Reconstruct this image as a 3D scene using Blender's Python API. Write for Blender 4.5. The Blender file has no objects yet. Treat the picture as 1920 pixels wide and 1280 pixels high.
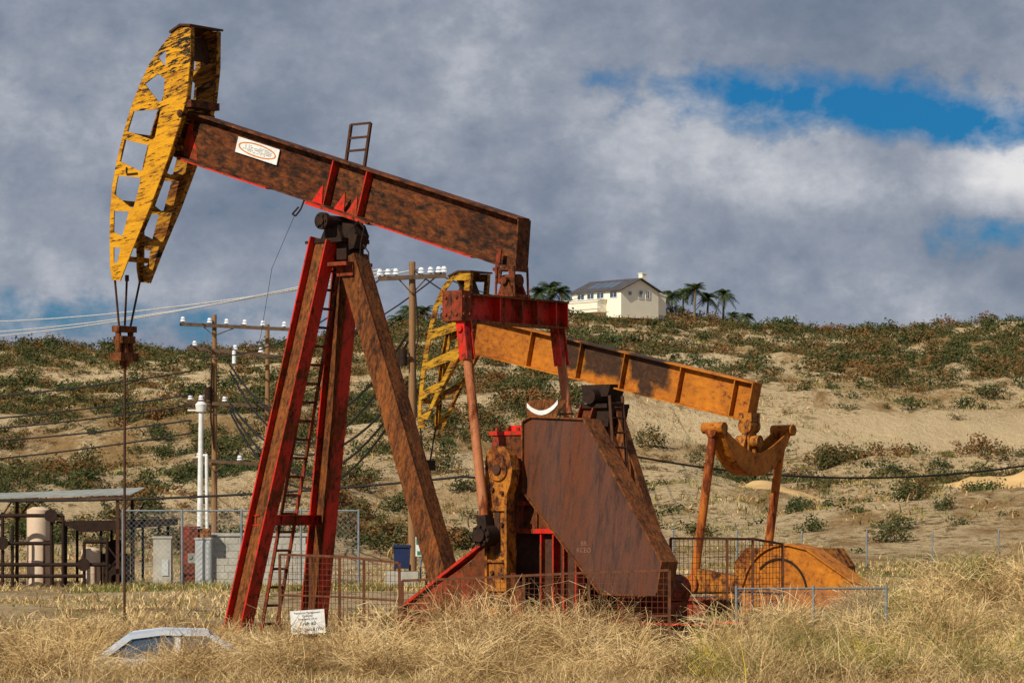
import bpy, bmesh, math, random
import numpy as np
from mathutils import Vector, Matrix, Euler
random.seed(7); rng=np.random.default_rng(7)
scene=bpy.context.scene
COL=scene.collection

# ------------------------------------------------------------------ materials
def new_mat(name):
    m=bpy.data.materials.new(name); m.use_nodes=True
    nt=m.node_tree; nt.nodes.clear()
    out=nt.nodes.new('ShaderNodeOutputMaterial')
    b=nt.nodes.new('ShaderNodeBsdfPrincipled')
    nt.links.new(b.outputs[0],out.inputs[0])
    return m,nt,b
def ramp(nt,fac,stops,interp='LINEAR'):
    r=nt.nodes.new('ShaderNodeValToRGB'); r.color_ramp.interpolation=interp
    e=r.color_ramp.elements
    while len(e)<len(stops): e.new(0.5)
    for i,(p,c) in enumerate(stops):
        e[i].position=p; e[i].color=(c[0],c[1],c[2],1) if hasattr(c,'__len__') else (c,c,c,1)
    nt.links.new(fac,r.inputs[0]); return r.outputs[0]
def noise(nt,vec,scale,detail=6,rough=0.6,dist=0.0):
    n=nt.nodes.new('ShaderNodeTexNoise'); n.inputs['Scale'].default_value=scale
    n.inputs['Detail'].default_value=detail; n.inputs['Roughness'].default_value=rough
    n.inputs['Distortion'].default_value=dist
    nt.links.new(vec,n.inputs['Vector']); return n.outputs[0]
def mapping(nt,vec,scale=(1,1,1),rot=(0,0,0),loc=(0,0,0)):
    m=nt.nodes.new('ShaderNodeMapping'); m.inputs['Scale'].default_value=scale
    m.inputs['Rotation'].default_value=rot; m.inputs['Location'].default_value=loc
    nt.links.new(vec,m.inputs['Vector']); return m.outputs[0]
def mix(nt,fac,a,b,mode='MIX'):
    m=nt.nodes.new('ShaderNodeMix'); m.data_type='RGBA'; m.blend_type=mode
    if isinstance(fac,(int,float)): m.inputs[0].default_value=fac
    else: nt.links.new(fac,m.inputs[0])
    for s,v in ((m.inputs[6],a),(m.inputs[7],b)):
        if isinstance(v,tuple): s.default_value=(v[0],v[1],v[2],1)
        else: nt.links.new(v,s)
    return m.outputs[2]
def mth(nt,op,a,b=None,c=None,clamp=False):
    m=nt.nodes.new('ShaderNodeMath'); m.operation=op; m.use_clamp=clamp
    for i,v in enumerate((a,b,c)):
        if v is None: continue
        if isinstance(v,(int,float)): m.inputs[i].default_value=v
        else: nt.links.new(v,m.inputs[i])
    return m.outputs[0]
def bump(nt,b,h,strength=0.4,dist=0.02):
    bp=nt.nodes.new('ShaderNodeBump'); bp.inputs['Strength'].default_value=strength
    bp.inputs['Distance'].default_value=dist
    nt.links.new(h,bp.inputs['Height']); nt.links.new(bp.outputs[0],b.inputs['Normal'])
def objco(nt):
    t=nt.nodes.new('ShaderNodeTexCoord'); return t.outputs['Object']
def posco(nt):
    t=nt.nodes.new('ShaderNodeNewGeometry'); return t.outputs['Position']
def sepxyz(nt,v):
    s=nt.nodes.new('ShaderNodeSeparateXYZ'); nt.links.new(v,s.inputs[0]); return s.outputs

def paint(name,base,base2,rust,dark,rust_amt=0.45,dark_amt=0.3,streak=(1,1,1),scale=2.0,rot=(0,0,0),rough=0.6,chip_scale=9,seed=0,soft=0.04,dsoft=0.03,spec=0.22,zdark=None,boxes=None,axis=None):
    """weathered paint. zdark=(z0,z1,amount): soot and rust build up with height. boxes: painted-over black areas"""
    m,nt,b=new_mat(name)
    raw=objco(nt)
    co=mapping(nt,raw,(1,1,1),rot,(seed*3.1,seed*1.7,seed*2.3))
    st=mapping(nt,co,streak)
    n1=noise(nt,st,scale,8,0.65,0.4)
    n2=noise(nt,st,scale*3.3,8,0.7,0.2)
    n3=noise(nt,st,chip_scale,10,0.75,0.3)
    n4=noise(nt,co,45,4,0.6)
    c=mix(nt,ramp(nt,n2,[(0.35,0),(0.65,1)]),base,base2)
    rr=0.66-0.32*rust_amt
    rv=mth(nt,'ADD',mth(nt,'MULTIPLY',n1,0.65),mth(nt,'MULTIPLY',n3,0.35))
    dv=mth(nt,'ADD',mth(nt,'MULTIPLY',n3,0.6),mth(nt,'MULTIPLY',n2,0.4))
    if zdark:
        z=sepxyz(nt,raw)[2]
        zz=mth(nt,'DIVIDE',mth(nt,'SUBTRACT',z,zdark[0]),zdark[1]-zdark[0],clamp=True)
        dv=mth(nt,'ADD',dv,mth(nt,'MULTIPLY',zz,zdark[2])); rv=mth(nt,'ADD',rv,mth(nt,'MULTIPLY',zz,zdark[2]*.7))
    f=ramp(nt,rv,[(rr-soft,0),(rr+soft,1)])
    c=mix(nt,f,c,mix(nt,ramp(nt,n3,[(0.4,0),(0.62,1)]),rust,tuple(x*0.45 for x in rust)))
    dd=0.68-0.3*dark_amt
    fd=ramp(nt,dv,[(dd-dsoft,0),(dd+dsoft,1)])
    c=mix(nt,fd,c,dark)
    if boxes:
        s_=sepxyz(nt,raw); x=s_[0]; h=mth(nt,'SUBTRACT',mth(nt,'ADD',s_[2],mth(nt,'MULTIPLY',x,axis[0])),axis[1])
        nz=mth(nt,'MULTIPLY',mth(nt,'SUBTRACT',noise(nt,raw,4,6,.6),.5),.9)
        tot=None
        for (x0,x1,hb) in boxes:
            a=mth(nt,'MINIMUM',mth(nt,'SUBTRACT',x,x0),mth(nt,'SUBTRACT',x1,x))
            a=mth(nt,'MINIMUM',a,mth(nt,'SUBTRACT',h,hb)); tot=a if tot is None else mth(nt,'MAXIMUM',tot,a)
        fb=ramp(nt,mth(nt,'ADD',mth(nt,'ADD',tot,mth(nt,'MULTIPLY',nz,.45)),.5),[(0.44,0),(0.60,0.95)])
        c=mix(nt,fb,c,mix(nt,ramp(nt,n3,[(.45,0),(.64,1)]),(0.012,0.009,0.008),(0.075,0.030,0.012)))
    c=mix(nt,0.45,c,mix(nt,1.0,c,ramp(nt,n4,[(0.3,0.4),(0.7,1.05)]),'MULTIPLY'))
    nt.links.new(c,b.inputs['Base Color'])
    nt.links.new(ramp(nt,f,[(0,rough-0.08),(1,0.9)]),b.inputs['Roughness'])
    b.inputs['Specular IOR Level'].default_value=spec
    bump(nt,b,mth(nt,'ADD',n3,mth(nt,'MULTIPLY',n4,0.5)),0.4,0.015)
    return m
def plain(name,a,bc=None,scale=6,rough=0.7,metal=0.0,bstr=0.2,spec=0.3):
    m,nt,b=new_mat(name)
    co=objco(nt); n=noise(nt,co,scale,6,0.65)
    bc=bc or tuple(x*0.6 for x in a)
    nt.links.new(mix(nt,ramp(nt,n,[(0.35,0),(0.68,1)]),a,bc),b.inputs['Base Color'])
    b.inputs['Roughness'].default_value=rough; b.inputs['Metallic'].default_value=metal
    b.inputs['Specular IOR Level'].default_value=spec
    bump(nt,b,n,bstr,0.01)
    return m

M={}
R_=math.radians
M['yellow']=paint('weathered_yellow_paint',(0.74,0.36,0.012),(0.58,0.26,0.010),(0.32,0.105,0.012),(0.014,0.010,0.008),0.30,0.40,(0.42,1,2.6),1.5,(0,R_(10),0),0.55,10,1,0.06,0.012,0.22,(9.4,11.8,0.065))
M['yellowshaded']=paint('shade_darkened_worn_yellow_paint',(0.52,0.25,0.012),(0.36,0.15,0.010),(0.22,0.070,0.010),(0.012,0.009,0.007),0.48,0.50,(0.42,1,2.2),1.5,(0,R_(10),0),0.6,9,21,0.06,0.03)  # worn yellow, darkened in colour to paint the shade inside the horse head
M['yellowold']=paint('worn_mustard_paint',(0.56,0.30,0.014),(0.42,0.20,0.012),(0.24,0.080,0.010),(0.014,0.010,0.008),0.42,0.48,(0.42,1,2.0),1.8,(0,R_(10),0),0.6,9,22,0.06,0.02)
M['rustbeam']=paint('rusty_beam_steel',(0.210,0.054,0.011),(0.33,0.098,0.016),(0.11,0.028,0.008),(0.010,0.006,0.004),0.54,0.60,(0.42,1,0.9),1.2,(0,R_(-17),0),0.7,10,2,0.12,0.09)
M['red']=paint('weathered_red_paint',(0.70,0.024,0.013),(0.56,0.020,0.011),(0.27,0.055,0.014),(0.03,0.012,0.01),0.46,0.34,(1,1,0.6),2.0,(0,0,0),0.5,12,3,.05)
M['rustred']=paint('rusty_red_steel',(0.36,0.030,0.014),(0.25,0.050,0.016),(0.16,0.045,0.012),(0.018,0.009,0.007),0.56,0.40,(1,1,0.6),2.0,(0,0,0),0.7,12,4,0.06,.05)
M['legbrown']=paint('rust_brown_leg',(0.25,0.070,0.013),(0.37,0.122,0.022),(0.12,0.034,0.010),(0.014,0.008,0.005),0.48,0.50,(1.3,1.3,0.45),1.6,(0,R_(-12),0),0.75,13,5,0.11,0.09)
M['brownpanel']=paint('rust_brown_panel',(0.120,0.034,0.014),(0.155,0.050,0.019),(0.085,0.024,0.010),(0.022,0.009,0.006),0.44,0.34,(1.8,1,0.30),0.9,(0,R_(-8),0),0.36,5,6,0.12,0.08,0.5)
M['orange']=paint('weathered_orange_paint',(0.60,0.21,0.013),(0.48,0.150,0.013),(0.28,0.075,0.012),(0.03,0.014,0.008),0.44,0.34,(0.8,1,0.8),1.2,(0,0,0),0.6,10,7,0.12,.05)
M['orangebeam']=paint('orange_beam_paint',(0.60,0.21,0.013),(0.48,0.150,0.013),(0.28,0.075,0.012),(0.03,0.014,0.008),0.42,0.30,(0.6,1,0.9),1.2,(0,R_(-13),0),0.6,10,17,0.12,0.05,0.22,None,[(-1.2,-.62,-.30),(-.58,.62,-.26),(.78,1.95,-.20),(1.0,1.5,-.5)],(0.2224,5.733))
M['crank']=paint('weathered_crank_paint',(0.50,0.19,0.018),(0.36,0.11,0.014),(0.20,0.052,0.012),(0.020,0.010,0.007),0.52,0.48,(1,1,0.7),2.5,(0,0,0),0.65,11,8,0.06,.05)
M['pipe']=paint('weathered_pipe_paint',(0.50,0.20,0.09),(0.42,0.13,0.045),(0.28,0.065,0.016),(0.06,0.022,0.012),0.42,0.2,(1,1,0.3),3.0,(0,0,0),0.6,9,9)
M['orangepipe']=paint('orange_pipe_paint',(0.52,0.17,0.022),(0.42,0.10,0.016),(0.24,0.05,0.012),(0.05,0.02,0.012),0.44,0.26,(1,1,0.3),3.0,(0,0,0),0.6,9,10)
M['dark']=plain('greasy_black_steel',(0.013,0.009,0.008),(0.04,0.018,0.010),9,0.7,0,.3,.15)
M['darkrust']=plain('dark_rust_steel',(0.085,0.030,0.012),(0.03,0.014,0.008),8,0.8)
M['fencerust']=plain('rusty_mesh_steel',(0.15,0.05,0.018),(0.06,0.022,0.011),8,0.85)
M['galv']=plain('galvanised_steel',(0.24,0.28,0.31),(0.15,0.18,0.20),12,0.5,0.3)
M['white']=plain('white_enamel',(0.76,0.77,0.76),(0.58,0.57,0.54),5,0.5)
M['signtext']=plain('sign_lettering',(0.05,0.05,0.055),None,5,0.6)
M['faded']=plain('faded_grey_lettering',(0.30,0.30,0.31),None,20,0.7)
M['chalk']=plain('chalk_scrawl',(0.26,0.13,0.085),None,20,0.9)
M['logoorange']=plain('logo_orange',(0.60,0.20,0.03),None,10,0.6)
M['wood']=paint('pole_wood',(0.32,0.18,0.08),(0.24,0.125,0.055),(0.12,0.065,0.035),(0.05,0.03,0.02),0.35,0.2,(3,3,0.15),2.0,(0,0,0),0.9,9,11)
M['woodarm']=plain('crossarm_wood',(0.06,0.038,0.026),(0.13,0.08,0.045),5,0.9)
M['ceramic']=plain('white_insulator',(0.78,0.80,0.84),(0.6,0.62,0.66),5,0.25)
M['wire']=plain('black_cable',(0.012,0.011,0.011),None,5,0.6)
M['wirelight']=plain('bright_aluminium_cable',(0.66,0.68,0.70),None,5,0.4,0.2)
M['concrete']=plain('concrete_block',(0.46,0.43,0.36),(0.30,0.28,0.24),2.5,0.9)
M['beige']=plain('beige_tank_paint',(0.68,0.53,0.40),(0.54,0.40,0.28),2,0.6)
M['greypaint']=plain('grey_cabinet_paint',(0.50,0.52,0.52),(0.38,0.39,0.38),2,0.55)
M['yellowplastic']=plain('yellow_plastic',(0.70,0.42,0.03),None,3,0.5)
M['blueplastic']=plain('blue_plastic',(0.010,0.022,0.08),None,3,0.5)
M['greensign']=plain('green_sign_paint',(0.03,0.22,0.12),None,3,0.6)
M['tin']=plain('weathered_tin',(0.34,0.35,0.31),(0.22,0.21,0.18),1.5,0.6,0.1)
M['cream']=plain('cream_stucco',(0.84,0.79,0.64),(0.79,0.73,0.58),0.6,0.9)
M['roof']=plain('dark_roof_tiles',(0.045,0.045,0.055),(0.09,0.075,0.07),1.2,0.7)
M['glass']=plain('window_glass',(0.05,0.08,0.12),(0.03,0.05,0.09),0.5,0.12,0,0,0.6)
M['carbody']=plain('silver_blue_car_paint',(0.66,0.72,0.80),(0.52,0.60,0.72),1,0.25,0.2,0,0.6)
M['carwhite']=plain('white_car_paint',(0.70,0.71,0.72),(0.6,0.6,0.62),1,0.3,0,0,0.6)
M['tyre']=plain('tyre_rubber',(0.02,0.02,0.02),None,8,0.9)
M['amber']=plain('amber_lens',(0.75,0.28,0.02),None,8,0.3)
M['trunk']=plain('palm_trunk_bark',(0.20,0.15,0.10),(0.10,0.07,0.05),4,0.95)

def leafmat(name,stops,scale=0.35):
    m,nt,b=new_mat(name)
    p=posco(nt)
    n=noise(nt,p,scale,3,0.6); n2=noise(nt,p,scale*14,3,0.6)
    f=mth(nt,'ADD',mth(nt,'MULTIPLY',n,0.6),mth(nt,'MULTIPLY',n2,0.4))
    nt.links.new(ramp(nt,f,stops),b.inputs['Base Color'])
    b.inputs['Roughness'].default_value=0.85; b.inputs['Specular IOR Level'].default_value=0.12
    return m
M['shrub']=leafmat('shrub_leaves',[(0.38,(0.038,0.054,0.018)),(0.47,(0.062,0.074,0.024)),(0.53,(0.105,0.086,0.032)),(0.58,(0.19,0.085,0.028))],.15)
M['palm']=leafmat('palm_fronds',[(0.35,(0.022,0.042,0.012)),(0.6,(0.065,0.085,0.026))],0.8)
M['straw']=leafmat('dry_straw',[(0.35,(0.44,0.285,0.115)),(0.5,(0.64,0.455,0.215)),(0.62,(0.82,0.64,0.36))],1.2)
M['brownstraw']=leafmat('brown_straw',[(0.35,(0.17,0.098,0.038)),(0.5,(0.32,0.20,0.082)),(0.62,(0.48,0.32,0.145))],1.2)
M['greenweed']=leafmat('green_weed',[(0.35,(0.065,0.085,0.018)),(0.5,(0.15,0.160,0.034)),(0.64,(0.31,0.28,0.07))],1.2)
M['flower']=plain('yellow_flower',(0.70,0.54,0.04),None,8,0.8)

def ground_mat():
    m,nt,b=new_mat('dry_hillside_ground')
    p=posco(nt)
    st=mapping(nt,p,(1,0.45,1))
    nA=noise(nt,st,0.035,6,0.62,0.6); nB=noise(nt,st,0.25,8,0.7,0.3); nC=noise(nt,p,1.6,8,0.75); nD=noise(nt,p,12,4,0.7)
    sand=mix(nt,ramp(nt,nB,[(0.35,0),(0.65,1)]),(0.82,0.63,0.38),(0.70,0.50,0.27))
    dry=mix(nt,ramp(nt,nC,[(0.35,0),(0.65,1)]),(0.46,0.29,0.125),(0.32,0.19,0.078))
    olive=mix(nt,ramp(nt,nC,[(0.4,0),(0.6,1)]),(0.12,0.10,0.038),(0.22,0.14,0.055))
    f1=mth(nt,'ADD',mth(nt,'MULTIPLY',nA,0.45),mth(nt,'MULTIPLY',nB,0.55))
    c=mix(nt,ramp(nt,f1,[(0.44,0),(0.51,1)]),dry,sand)
    f2=mth(nt,'ADD',mth(nt,'MULTIPLY',nB,0.40),mth(nt,'MULTIPLY',nC,0.60))
    c=mix(nt,ramp(nt,f2,[(0.525,0),(0.565,0.95)]),c,olive)
    s=sepxyz(nt,p)
    dd_=mth(nt,'ABSOLUTE',mth(nt,'SUBTRACT',mth(nt,'SUBTRACT',s[1],mth(nt,'MULTIPLY',s[0],.25)),258))
    tr=mth(nt,'MULTIPLY',ramp(nt,mth(nt,'DIVIDE',mth(nt,'ADD',dd_,mth(nt,'MULTIPLY',nB,14)),26),[(0.42,1),(0.72,0)]),ramp(nt,mth(nt,'DIVIDE',s[0],30),[(0.15,0),(0.5,0.85)]))
    c=mix(nt,tr,c,(0.76,0.57,0.33))
    c=mix(nt,0.6,c,mix(nt,1.0,c,ramp(nt,nD,[(0.3,0.5),(0.7,1.05)]),'MULTIPLY'))
    nt.links.new(c,b.inputs['Base Color'])
    b.inputs['Roughness'].default_value=0.95; b.inputs['Specular IOR Level'].default_value=0.1
    bump(nt,b,mth(nt,'ADD',mth(nt,'MULTIPLY',nB,2.0),nC),1.0,0.6)
    return m
M['ground']=ground_mat()
M['dirt']=plain('loose_tan_dirt',(0.58,0.38,0.17),(0.42,0.27,0.12),0.7,0.95,0,0.9,0.1)

# ------------------------------------------------------------------ builders
class MB:
    def __init__(s): s.v=[];s.f=[];s.m=[];s.sm=[]
    def add(s,vs,fs,mi=0,smooth=False):
        o=len(s.v); s.v+= [tuple(v) for v in vs]
        for f in fs: s.f.append([o+i for i in f]); s.m.append(mi); s.sm.append(smooth)
    def obox(s,p,q,side,w,h,mi=0):
        p=Vector(p);q=Vector(q);d=(q-p).normalized();sd=Vector(side);sd=(sd-d*sd.dot(d)).normalized();u=d.cross(sd)
        vs=[]
        for e in (p,q):
            for a,b in ((-1,-1),(1,-1),(1,1),(-1,1)): vs.append(e+sd*(a*w/2)+u*(b*h/2))
        s.add(vs,[(3,2,1,0),(4,5,6,7),(0,1,5,4),(1,2,6,5),(2,3,7,6),(3,0,4,7)],mi)
    def box(s,c,sz,mi=0):
        x,y,z=c;a,b,d=sz
        s.obox((x-a/2,y,z),(x+a/2,y,z),(0,1,0),b,d,mi)
    def cyl(s,p,q,r,r2=None,n=14,mi=0,smooth=True):
        r2=r if r2 is None else r2
        p=Vector(p);q=Vector(q);d=(q-p).normalized()
        a=Vector((0,0,1)) if abs(d.z)<0.9 else Vector((1,0,0))
        sd=d.cross(a).normalized();u=d.cross(sd)
        vs=[]
        for e,rr in ((p,r),(q,r2)):
            for i in range(n):
                t=2*math.pi*i/n; vs.append(e+sd*(rr*math.cos(t))+u*(rr*math.sin(t)))
        s.add(vs,[(i,(i+1)%n,n+(i+1)%n,n+i) for i in range(n)],mi,smooth)
        s.add(vs[:n],[tuple(range(n))[::-1]],mi); s.add(vs[n:],[tuple(range(n))],mi)
    def prism(s,pts,y0,y1,mi=0):
        n=len(pts); vs=[(x,y0,z) for x,z in pts]+[(x,y1,z) for x,z in pts]
        s.add(vs,[tuple(range(n))[::-1],tuple(range(n,2*n))]+[(i,(i+1)%n,n+(i+1)%n,n+i) for i in range(n)],mi)
    def ibeam(s,p,q,depth,width,dd,tf=0.03,tw=0.02,mf=0,mw=0):
        p=Vector(p);q=Vector(q);d=(q-p).normalized();dd=Vector(dd);dd=(dd-d*dd.dot(d)).normalized();wd=d.cross(dd)
        for sg in (-1,1):
            o=dd*(sg*(depth/2-tf/2)); s.obox(p+o,q+o,wd,width,tf,mf)
        s.obox(p,q,wd,tw,depth-2*tf,mw)
    def tube(s,pts,r,n=6,mi=0):
        for a,b in zip(pts[:-1],pts[1:]): s.cyl(a,b,r,None,n,mi)
    def mesh(s,name,mats):
        me=bpy.data.meshes.new(name); me.from_pydata(s.v,[],s.f)
        for m in mats: me.materials.append(m)
        me.polygons.foreach_set('material_index',s.m); me.polygons.foreach_set('use_smooth',s.sm)
        bm=bmesh.new(); bm.from_mesh(me); bmesh.ops.recalc_face_normals(bm,faces=bm.faces); bm.to_mesh(me); bm.free()
        me.update(); return me
def obj(name,me,parent=None,loc=(0,0,0),rot=(0,0,0)):
    o=bpy.data.objects.new(name,me); COL.objects.link(o); o.location=loc; o.rotation_euler=rot
    if parent: o.parent=parent
    return o
def part(name,mb,mats,parent,label=None,**k):
    o=obj(name,mb.mesh(name,[M[m] for m in mats]),parent,**k)
    if label: o['label']=label
    return o
def thing(name,label,cat,loc=(0,0,0),rot=(0,0,0),group=None,me=None):
    o=obj(name,me,None,loc,rot); o['label']=label; o['category']=cat
    if group: o['group']=group
    return o
def tag(o,label,cat,group=None):
    o['label']=label;o['category']=cat
    if group:o['group']=group
def eval_mesh(o,name):
    dg=bpy.context.evaluated_depsgraph_get()
    me=bpy.data.meshes.new_from_object(o.evaluated_get(dg)); me.name=name
    bpy.data.objects.remove(o); return me
def holed_plate(name,outer,holes,thick,mat):
    cu=bpy.data.curves.new(name,'CURVE'); cu.dimensions='2D'; cu.fill_mode='BOTH'; cu.extrude=thick/2
    for pts in [outer]+holes:
        sp=cu.splines.new('POLY'); sp.points.add(len(pts)-1); sp.use_cyclic_u=True
        for i,(x,z) in enumerate(pts): sp.points[i].co=(x,z,0,1)
    o=bpy.data.objects.new(name,cu); COL.objects.link(o)
    bpy.context.view_layer.update()
    me=eval_mesh(o,name)
    me.transform(Matrix.Rotation(R_(90),4,'X'))
    me.materials.clear(); me.materials.append(mat)
    for p in me.polygons:p.material_index=0
    return me
def text_mesh(name,txt,size,mat,align='CENTER'):
    cu=bpy.data.curves.new(name,'FONT'); cu.body=txt; cu.size=size; cu.align_x=align; cu.align_y='CENTER'; cu.extrude=0.002
    o=bpy.data.objects.new(name,cu); COL.objects.link(o); bpy.context.view_layer.update()
    me=eval_mesh(o,name); me.transform(Matrix.Rotation(R_(90),4,'X'))
    me.materials.clear(); me.materials.append(mat)
    return me

# ------------------------------------------------------------------ terrain
tab=rng.random((256,256))
def vn(x,y,s=0):
    x=np.asarray(x,float)+s*17.3+1000; y=np.asarray(y,float)+s*9.1+1000
    xi=np.floor(x).astype(int); yi=np.floor(y).astype(int); fx=x-xi; fy=y-yi
    fx=fx*fx*(3-2*fx); fy=fy*fy*(3-2*fy)
    a=tab[xi%256,yi%256];b=tab[(xi+1)%256,yi%256];c=tab[xi%256,(yi+1)%256];d=tab[(xi+1)%256,(yi+1)%256]
    return (a*(1-fx)+b*fx)*(1-fy)+(c*(1-fx)+d*fx)*fy
def ss(a,b,x): 
    t=np.clip((x-a)/(b-a),0,1); return t*t*(3-2*t)
CX=[-125,-77,-53,-37,-26,-18,-9,0,8,22,37,43,53,63,77,123]
CZ=[26.3,27.1,26.1,26.7,27.9,30.1,31.1,31.9,32.6,31.4,29.5,29.3,28.9,29.7,30.5,29.5]
def H(x,y):
    x=np.asarray(x,float); y=np.asarray(y,float)
    t=np.clip((y-140)/340,0,1); zc=np.interp(x,CX,CZ)
    h=zc*t**1.15
    h=np.where(y>480,zc*np.clip(1-(y-480)*0.003,0.45,1),h)
    e=ss(0,0.12,t)
    h=h+(vn(x/28,y/40,1)-.5)*6*e*(1-t*0.85)+(vn(x/9,y/12,2)-.5)*3.0*e*(1-0.7*t)+(vn(x/3,y/3,3)-.5)*1.1*e
    h=h+3.6*np.exp(-((x-42)/17)**2-((y-180)/26)**2)
    h=h+1.3*np.tanh((y-262-0.25*x)/5)*ss(0,15,x)*(1-ss(300,420,y))*e*0.7
    h=h-0.95*ss(46.3,48.5,y)*(1-ss(51.5,54,y))
    h=h+1.0*np.exp(-((x-10.8)/2.8)**2-((y-64)/6)**2)
    h=h+(vn(x/2.5,y/2.5,4)-.5)*0.14*(1-ss(130,160,y))
    return h
def h1(x,y): return float(H(x,y))
xs=np.concatenate([np.arange(-1500,-140,60),np.arange(-140,-20,2),np.arange(-20,20,.5),np.arange(20,140,2),np.arange(140,1501,60)])
ys=np.concatenate([np.arange(-100,38,6),np.arange(38,80,.4),np.arange(80,140,1),np.arange(140,520,2),np.arange(520,3200,60)])
GX,GY=np.meshgrid(xs,ys); GZ=H(GX,GY)
nx,ny=len(xs),len(ys)
def fast_mesh(name,V,Q,mats,mi=None,smooth=False):
    me=bpy.data.meshes.new(name); me.vertices.add(len(V)); me.vertices.foreach_set('co',np.ascontiguousarray(V,dtype=np.float32).ravel())
    me.loops.add(len(Q)*4); me.loops.foreach_set('vertex_index',np.ascontiguousarray(Q,dtype=np.int32).ravel())
    me.polygons.add(len(Q)); me.polygons.foreach_set('loop_start',np.arange(0,len(Q)*4,4,dtype=np.int32))
    for m in mats: me.materials.append(m)
    if mi is not None: me.polygons.foreach_set('material_index',mi.astype(np.int32))
    me.polygons.foreach_set('use_smooth',np.full(len(Q),smooth))
    me.update(calc_edges=True); me.validate(); return me
V=np.stack([GX.ravel(),GY.ravel(),GZ.ravel()],1)
ii=(np.arange(ny-1)[:,None]*nx+np.arange(nx-1)[None,:]).ravel()
Q=np.stack([ii,ii+1,ii+nx+1,ii+nx],1)
g=obj('ground',fast_mesh('ground',V,Q,[M['ground']],None,True)); g['kind']='structure'

# ------------------------------------------------------------------ grass
def blades(px,py,hgt,n_per,spread,width,lean=0.6,matp=(0.6,0.3,0.1),curl=0.12,zoff=0.0):
    N=len(px); K=N*n_per
    bx=np.repeat(px,n_per)+rng.normal(0,spread,K); by=np.repeat(py,n_per)+rng.normal(0,spread,K)
    bz=H(bx,by)-0.03+zoff
    hh=np.repeat(hgt,n_per)*rng.uniform(0.35,1.1,K)
    ph=rng.uniform(0,2*np.pi,K); ln=rng.uniform(0.1,lean*1.6,K)*hh; pf=rng.uniform(0,2*np.pi,K)
    ww=width*rng.uniform(0.6,1.4,K)
    Vv=np.zeros((K,8,3))
    cv=rng.normal(0,curl,K)*hh
    for i,t in enumerate((0,0.4,0.75,1.0)):
        ox=np.cos(ph)*ln*t**1.8-np.sin(ph)*cv*math.sin(t*4.4); oy=np.sin(ph)*ln*t**1.8+np.cos(ph)*cv*math.sin(t*4.4)
        oz=hh*(t-0.30*t**2.5*(ln/np.maximum(hh,1e-3)))
        w=ww*(1-0.7*t)
        for j,sg in ((0,-1),(1,1)):
            Vv[:,i*2+j,0]=bx+ox+sg*w/2*np.cos(pf);Vv[:,i*2+j,1]=by+oy+sg*w/2*np.sin(pf);Vv[:,i*2+j,2]=bz+oz
    b=(np.arange(K)*8)[:,None]
    Qs=np.stack([b+np.array([[0,1,3,2]]),b+np.array([[2,3,5,4]]),b+np.array([[4,5,7,6]])],1).reshape(-1,4)
    cm=rng.choice(len(matp),N,p=np.array(matp)/sum(matp)); fl=rng.random(K)<0.3
    mi=np.where(fl,rng.choice(len(matp),K,p=np.array(matp)/sum(matp)),np.repeat(cm,n_per))
    return Vv.reshape(-1,3),Qs,np.repeat(mi,3)
def brush(px,py,rad,n_per,width,matp):
    """rounded tangles of dry wiry stems: curved strands through a dome"""
    N=len(px);K=N*n_per
    r=np.repeat(rad,n_per); cx=np.repeat(px,n_per); cy=np.repeat(py,n_per); cz=H(cx,cy)
    hf=np.repeat(rng.uniform(.8,1.3,N),n_per)
    az=rng.uniform(0,2*np.pi,K); el=np.arcsin(rng.uniform(0.02,1,K))
    D=np.stack([np.cos(az)*np.cos(el),np.sin(az)*np.cos(el),np.sin(el)*hf],1)
    S0=np.stack([cx,cy,cz],1)+D*(r*rng.uniform(0.05,.70,K))[:,None]+rng.normal(0,.04,(K,3))
    d=D+rng.normal(0,.55,(K,3)); d[:,2]=d[:,2]*.7; d/=np.linalg.norm(d,axis=1)[:,None]
    c=np.cross(d,rng.normal(0,1,(K,3))); c/=np.linalg.norm(c,axis=1)[:,None]
    L=r*rng.uniform(.35,.85,K); cu=rng.normal(0,.28,K)*L
    wv=np.cross(d,c); ww=width*rng.uniform(.6,1.3,K)
    Vv=np.zeros((K,8,3))
    for i,t in enumerate((0,.35,.7,1.0)):
        p=S0+d*(L*t)[:,None]+c*(cu*math.sin(t*3.6))[:,None]; p[:,2]-=.12*L*t*t
        p[:,2]=np.maximum(p[:,2],cz-.05)
        w=(ww*(1-.6*t)/2)[:,None]
        sd=(wv*.7+c*.7)
        Vv[:,i*2]=p-sd*w;Vv[:,i*2+1]=p+sd*w
    b=(np.arange(K)*8)[:,None]
    Qs=np.stack([b+np.array([[0,1,3,2]]),b+np.array([[2,3,5,4]]),b+np.array([[4,5,7,6]])],1).reshape(-1,4)
    cm=rng.choice(len(matp),N,p=np.array(matp)/sum(matp)); fl=rng.random(K)<0.30
    mi=np.where(fl,rng.choice(len(matp),K,p=np.array(matp)/sum(matp)),np.repeat(cm,n_per))
    return Vv.reshape(-1,3),Qs,np.repeat(mi,3)
def join(parts):
    Vs,Qs,Ms=[],[],[];o=0
    for v,q,m in parts: Vs.append(v);Qs.append(q+o);Ms.append(m);o+=len(v)
    return np.concatenate(Vs),np.concatenate(Qs),np.concatenate(Ms)
GM=[M['straw'],M['brownstraw'],M['greenweed'],M['flower']]
P=[]
def region(n,x0,x1,y0,y1): return rng.uniform(x0,x1,n),rng.uniform(y0,y1,n)
x,y=region(1600,-8.5,8.5,42,47.2)
hg=0.10+0.32*vn(x/.8,y/.8,5)
P.append(blades(x,y,hg,12,0.12,0.009,1.0,(0.45,0.48,0.07),0.25))
x,y=region(170,-8.5,8.5,43.4,47.2)
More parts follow.
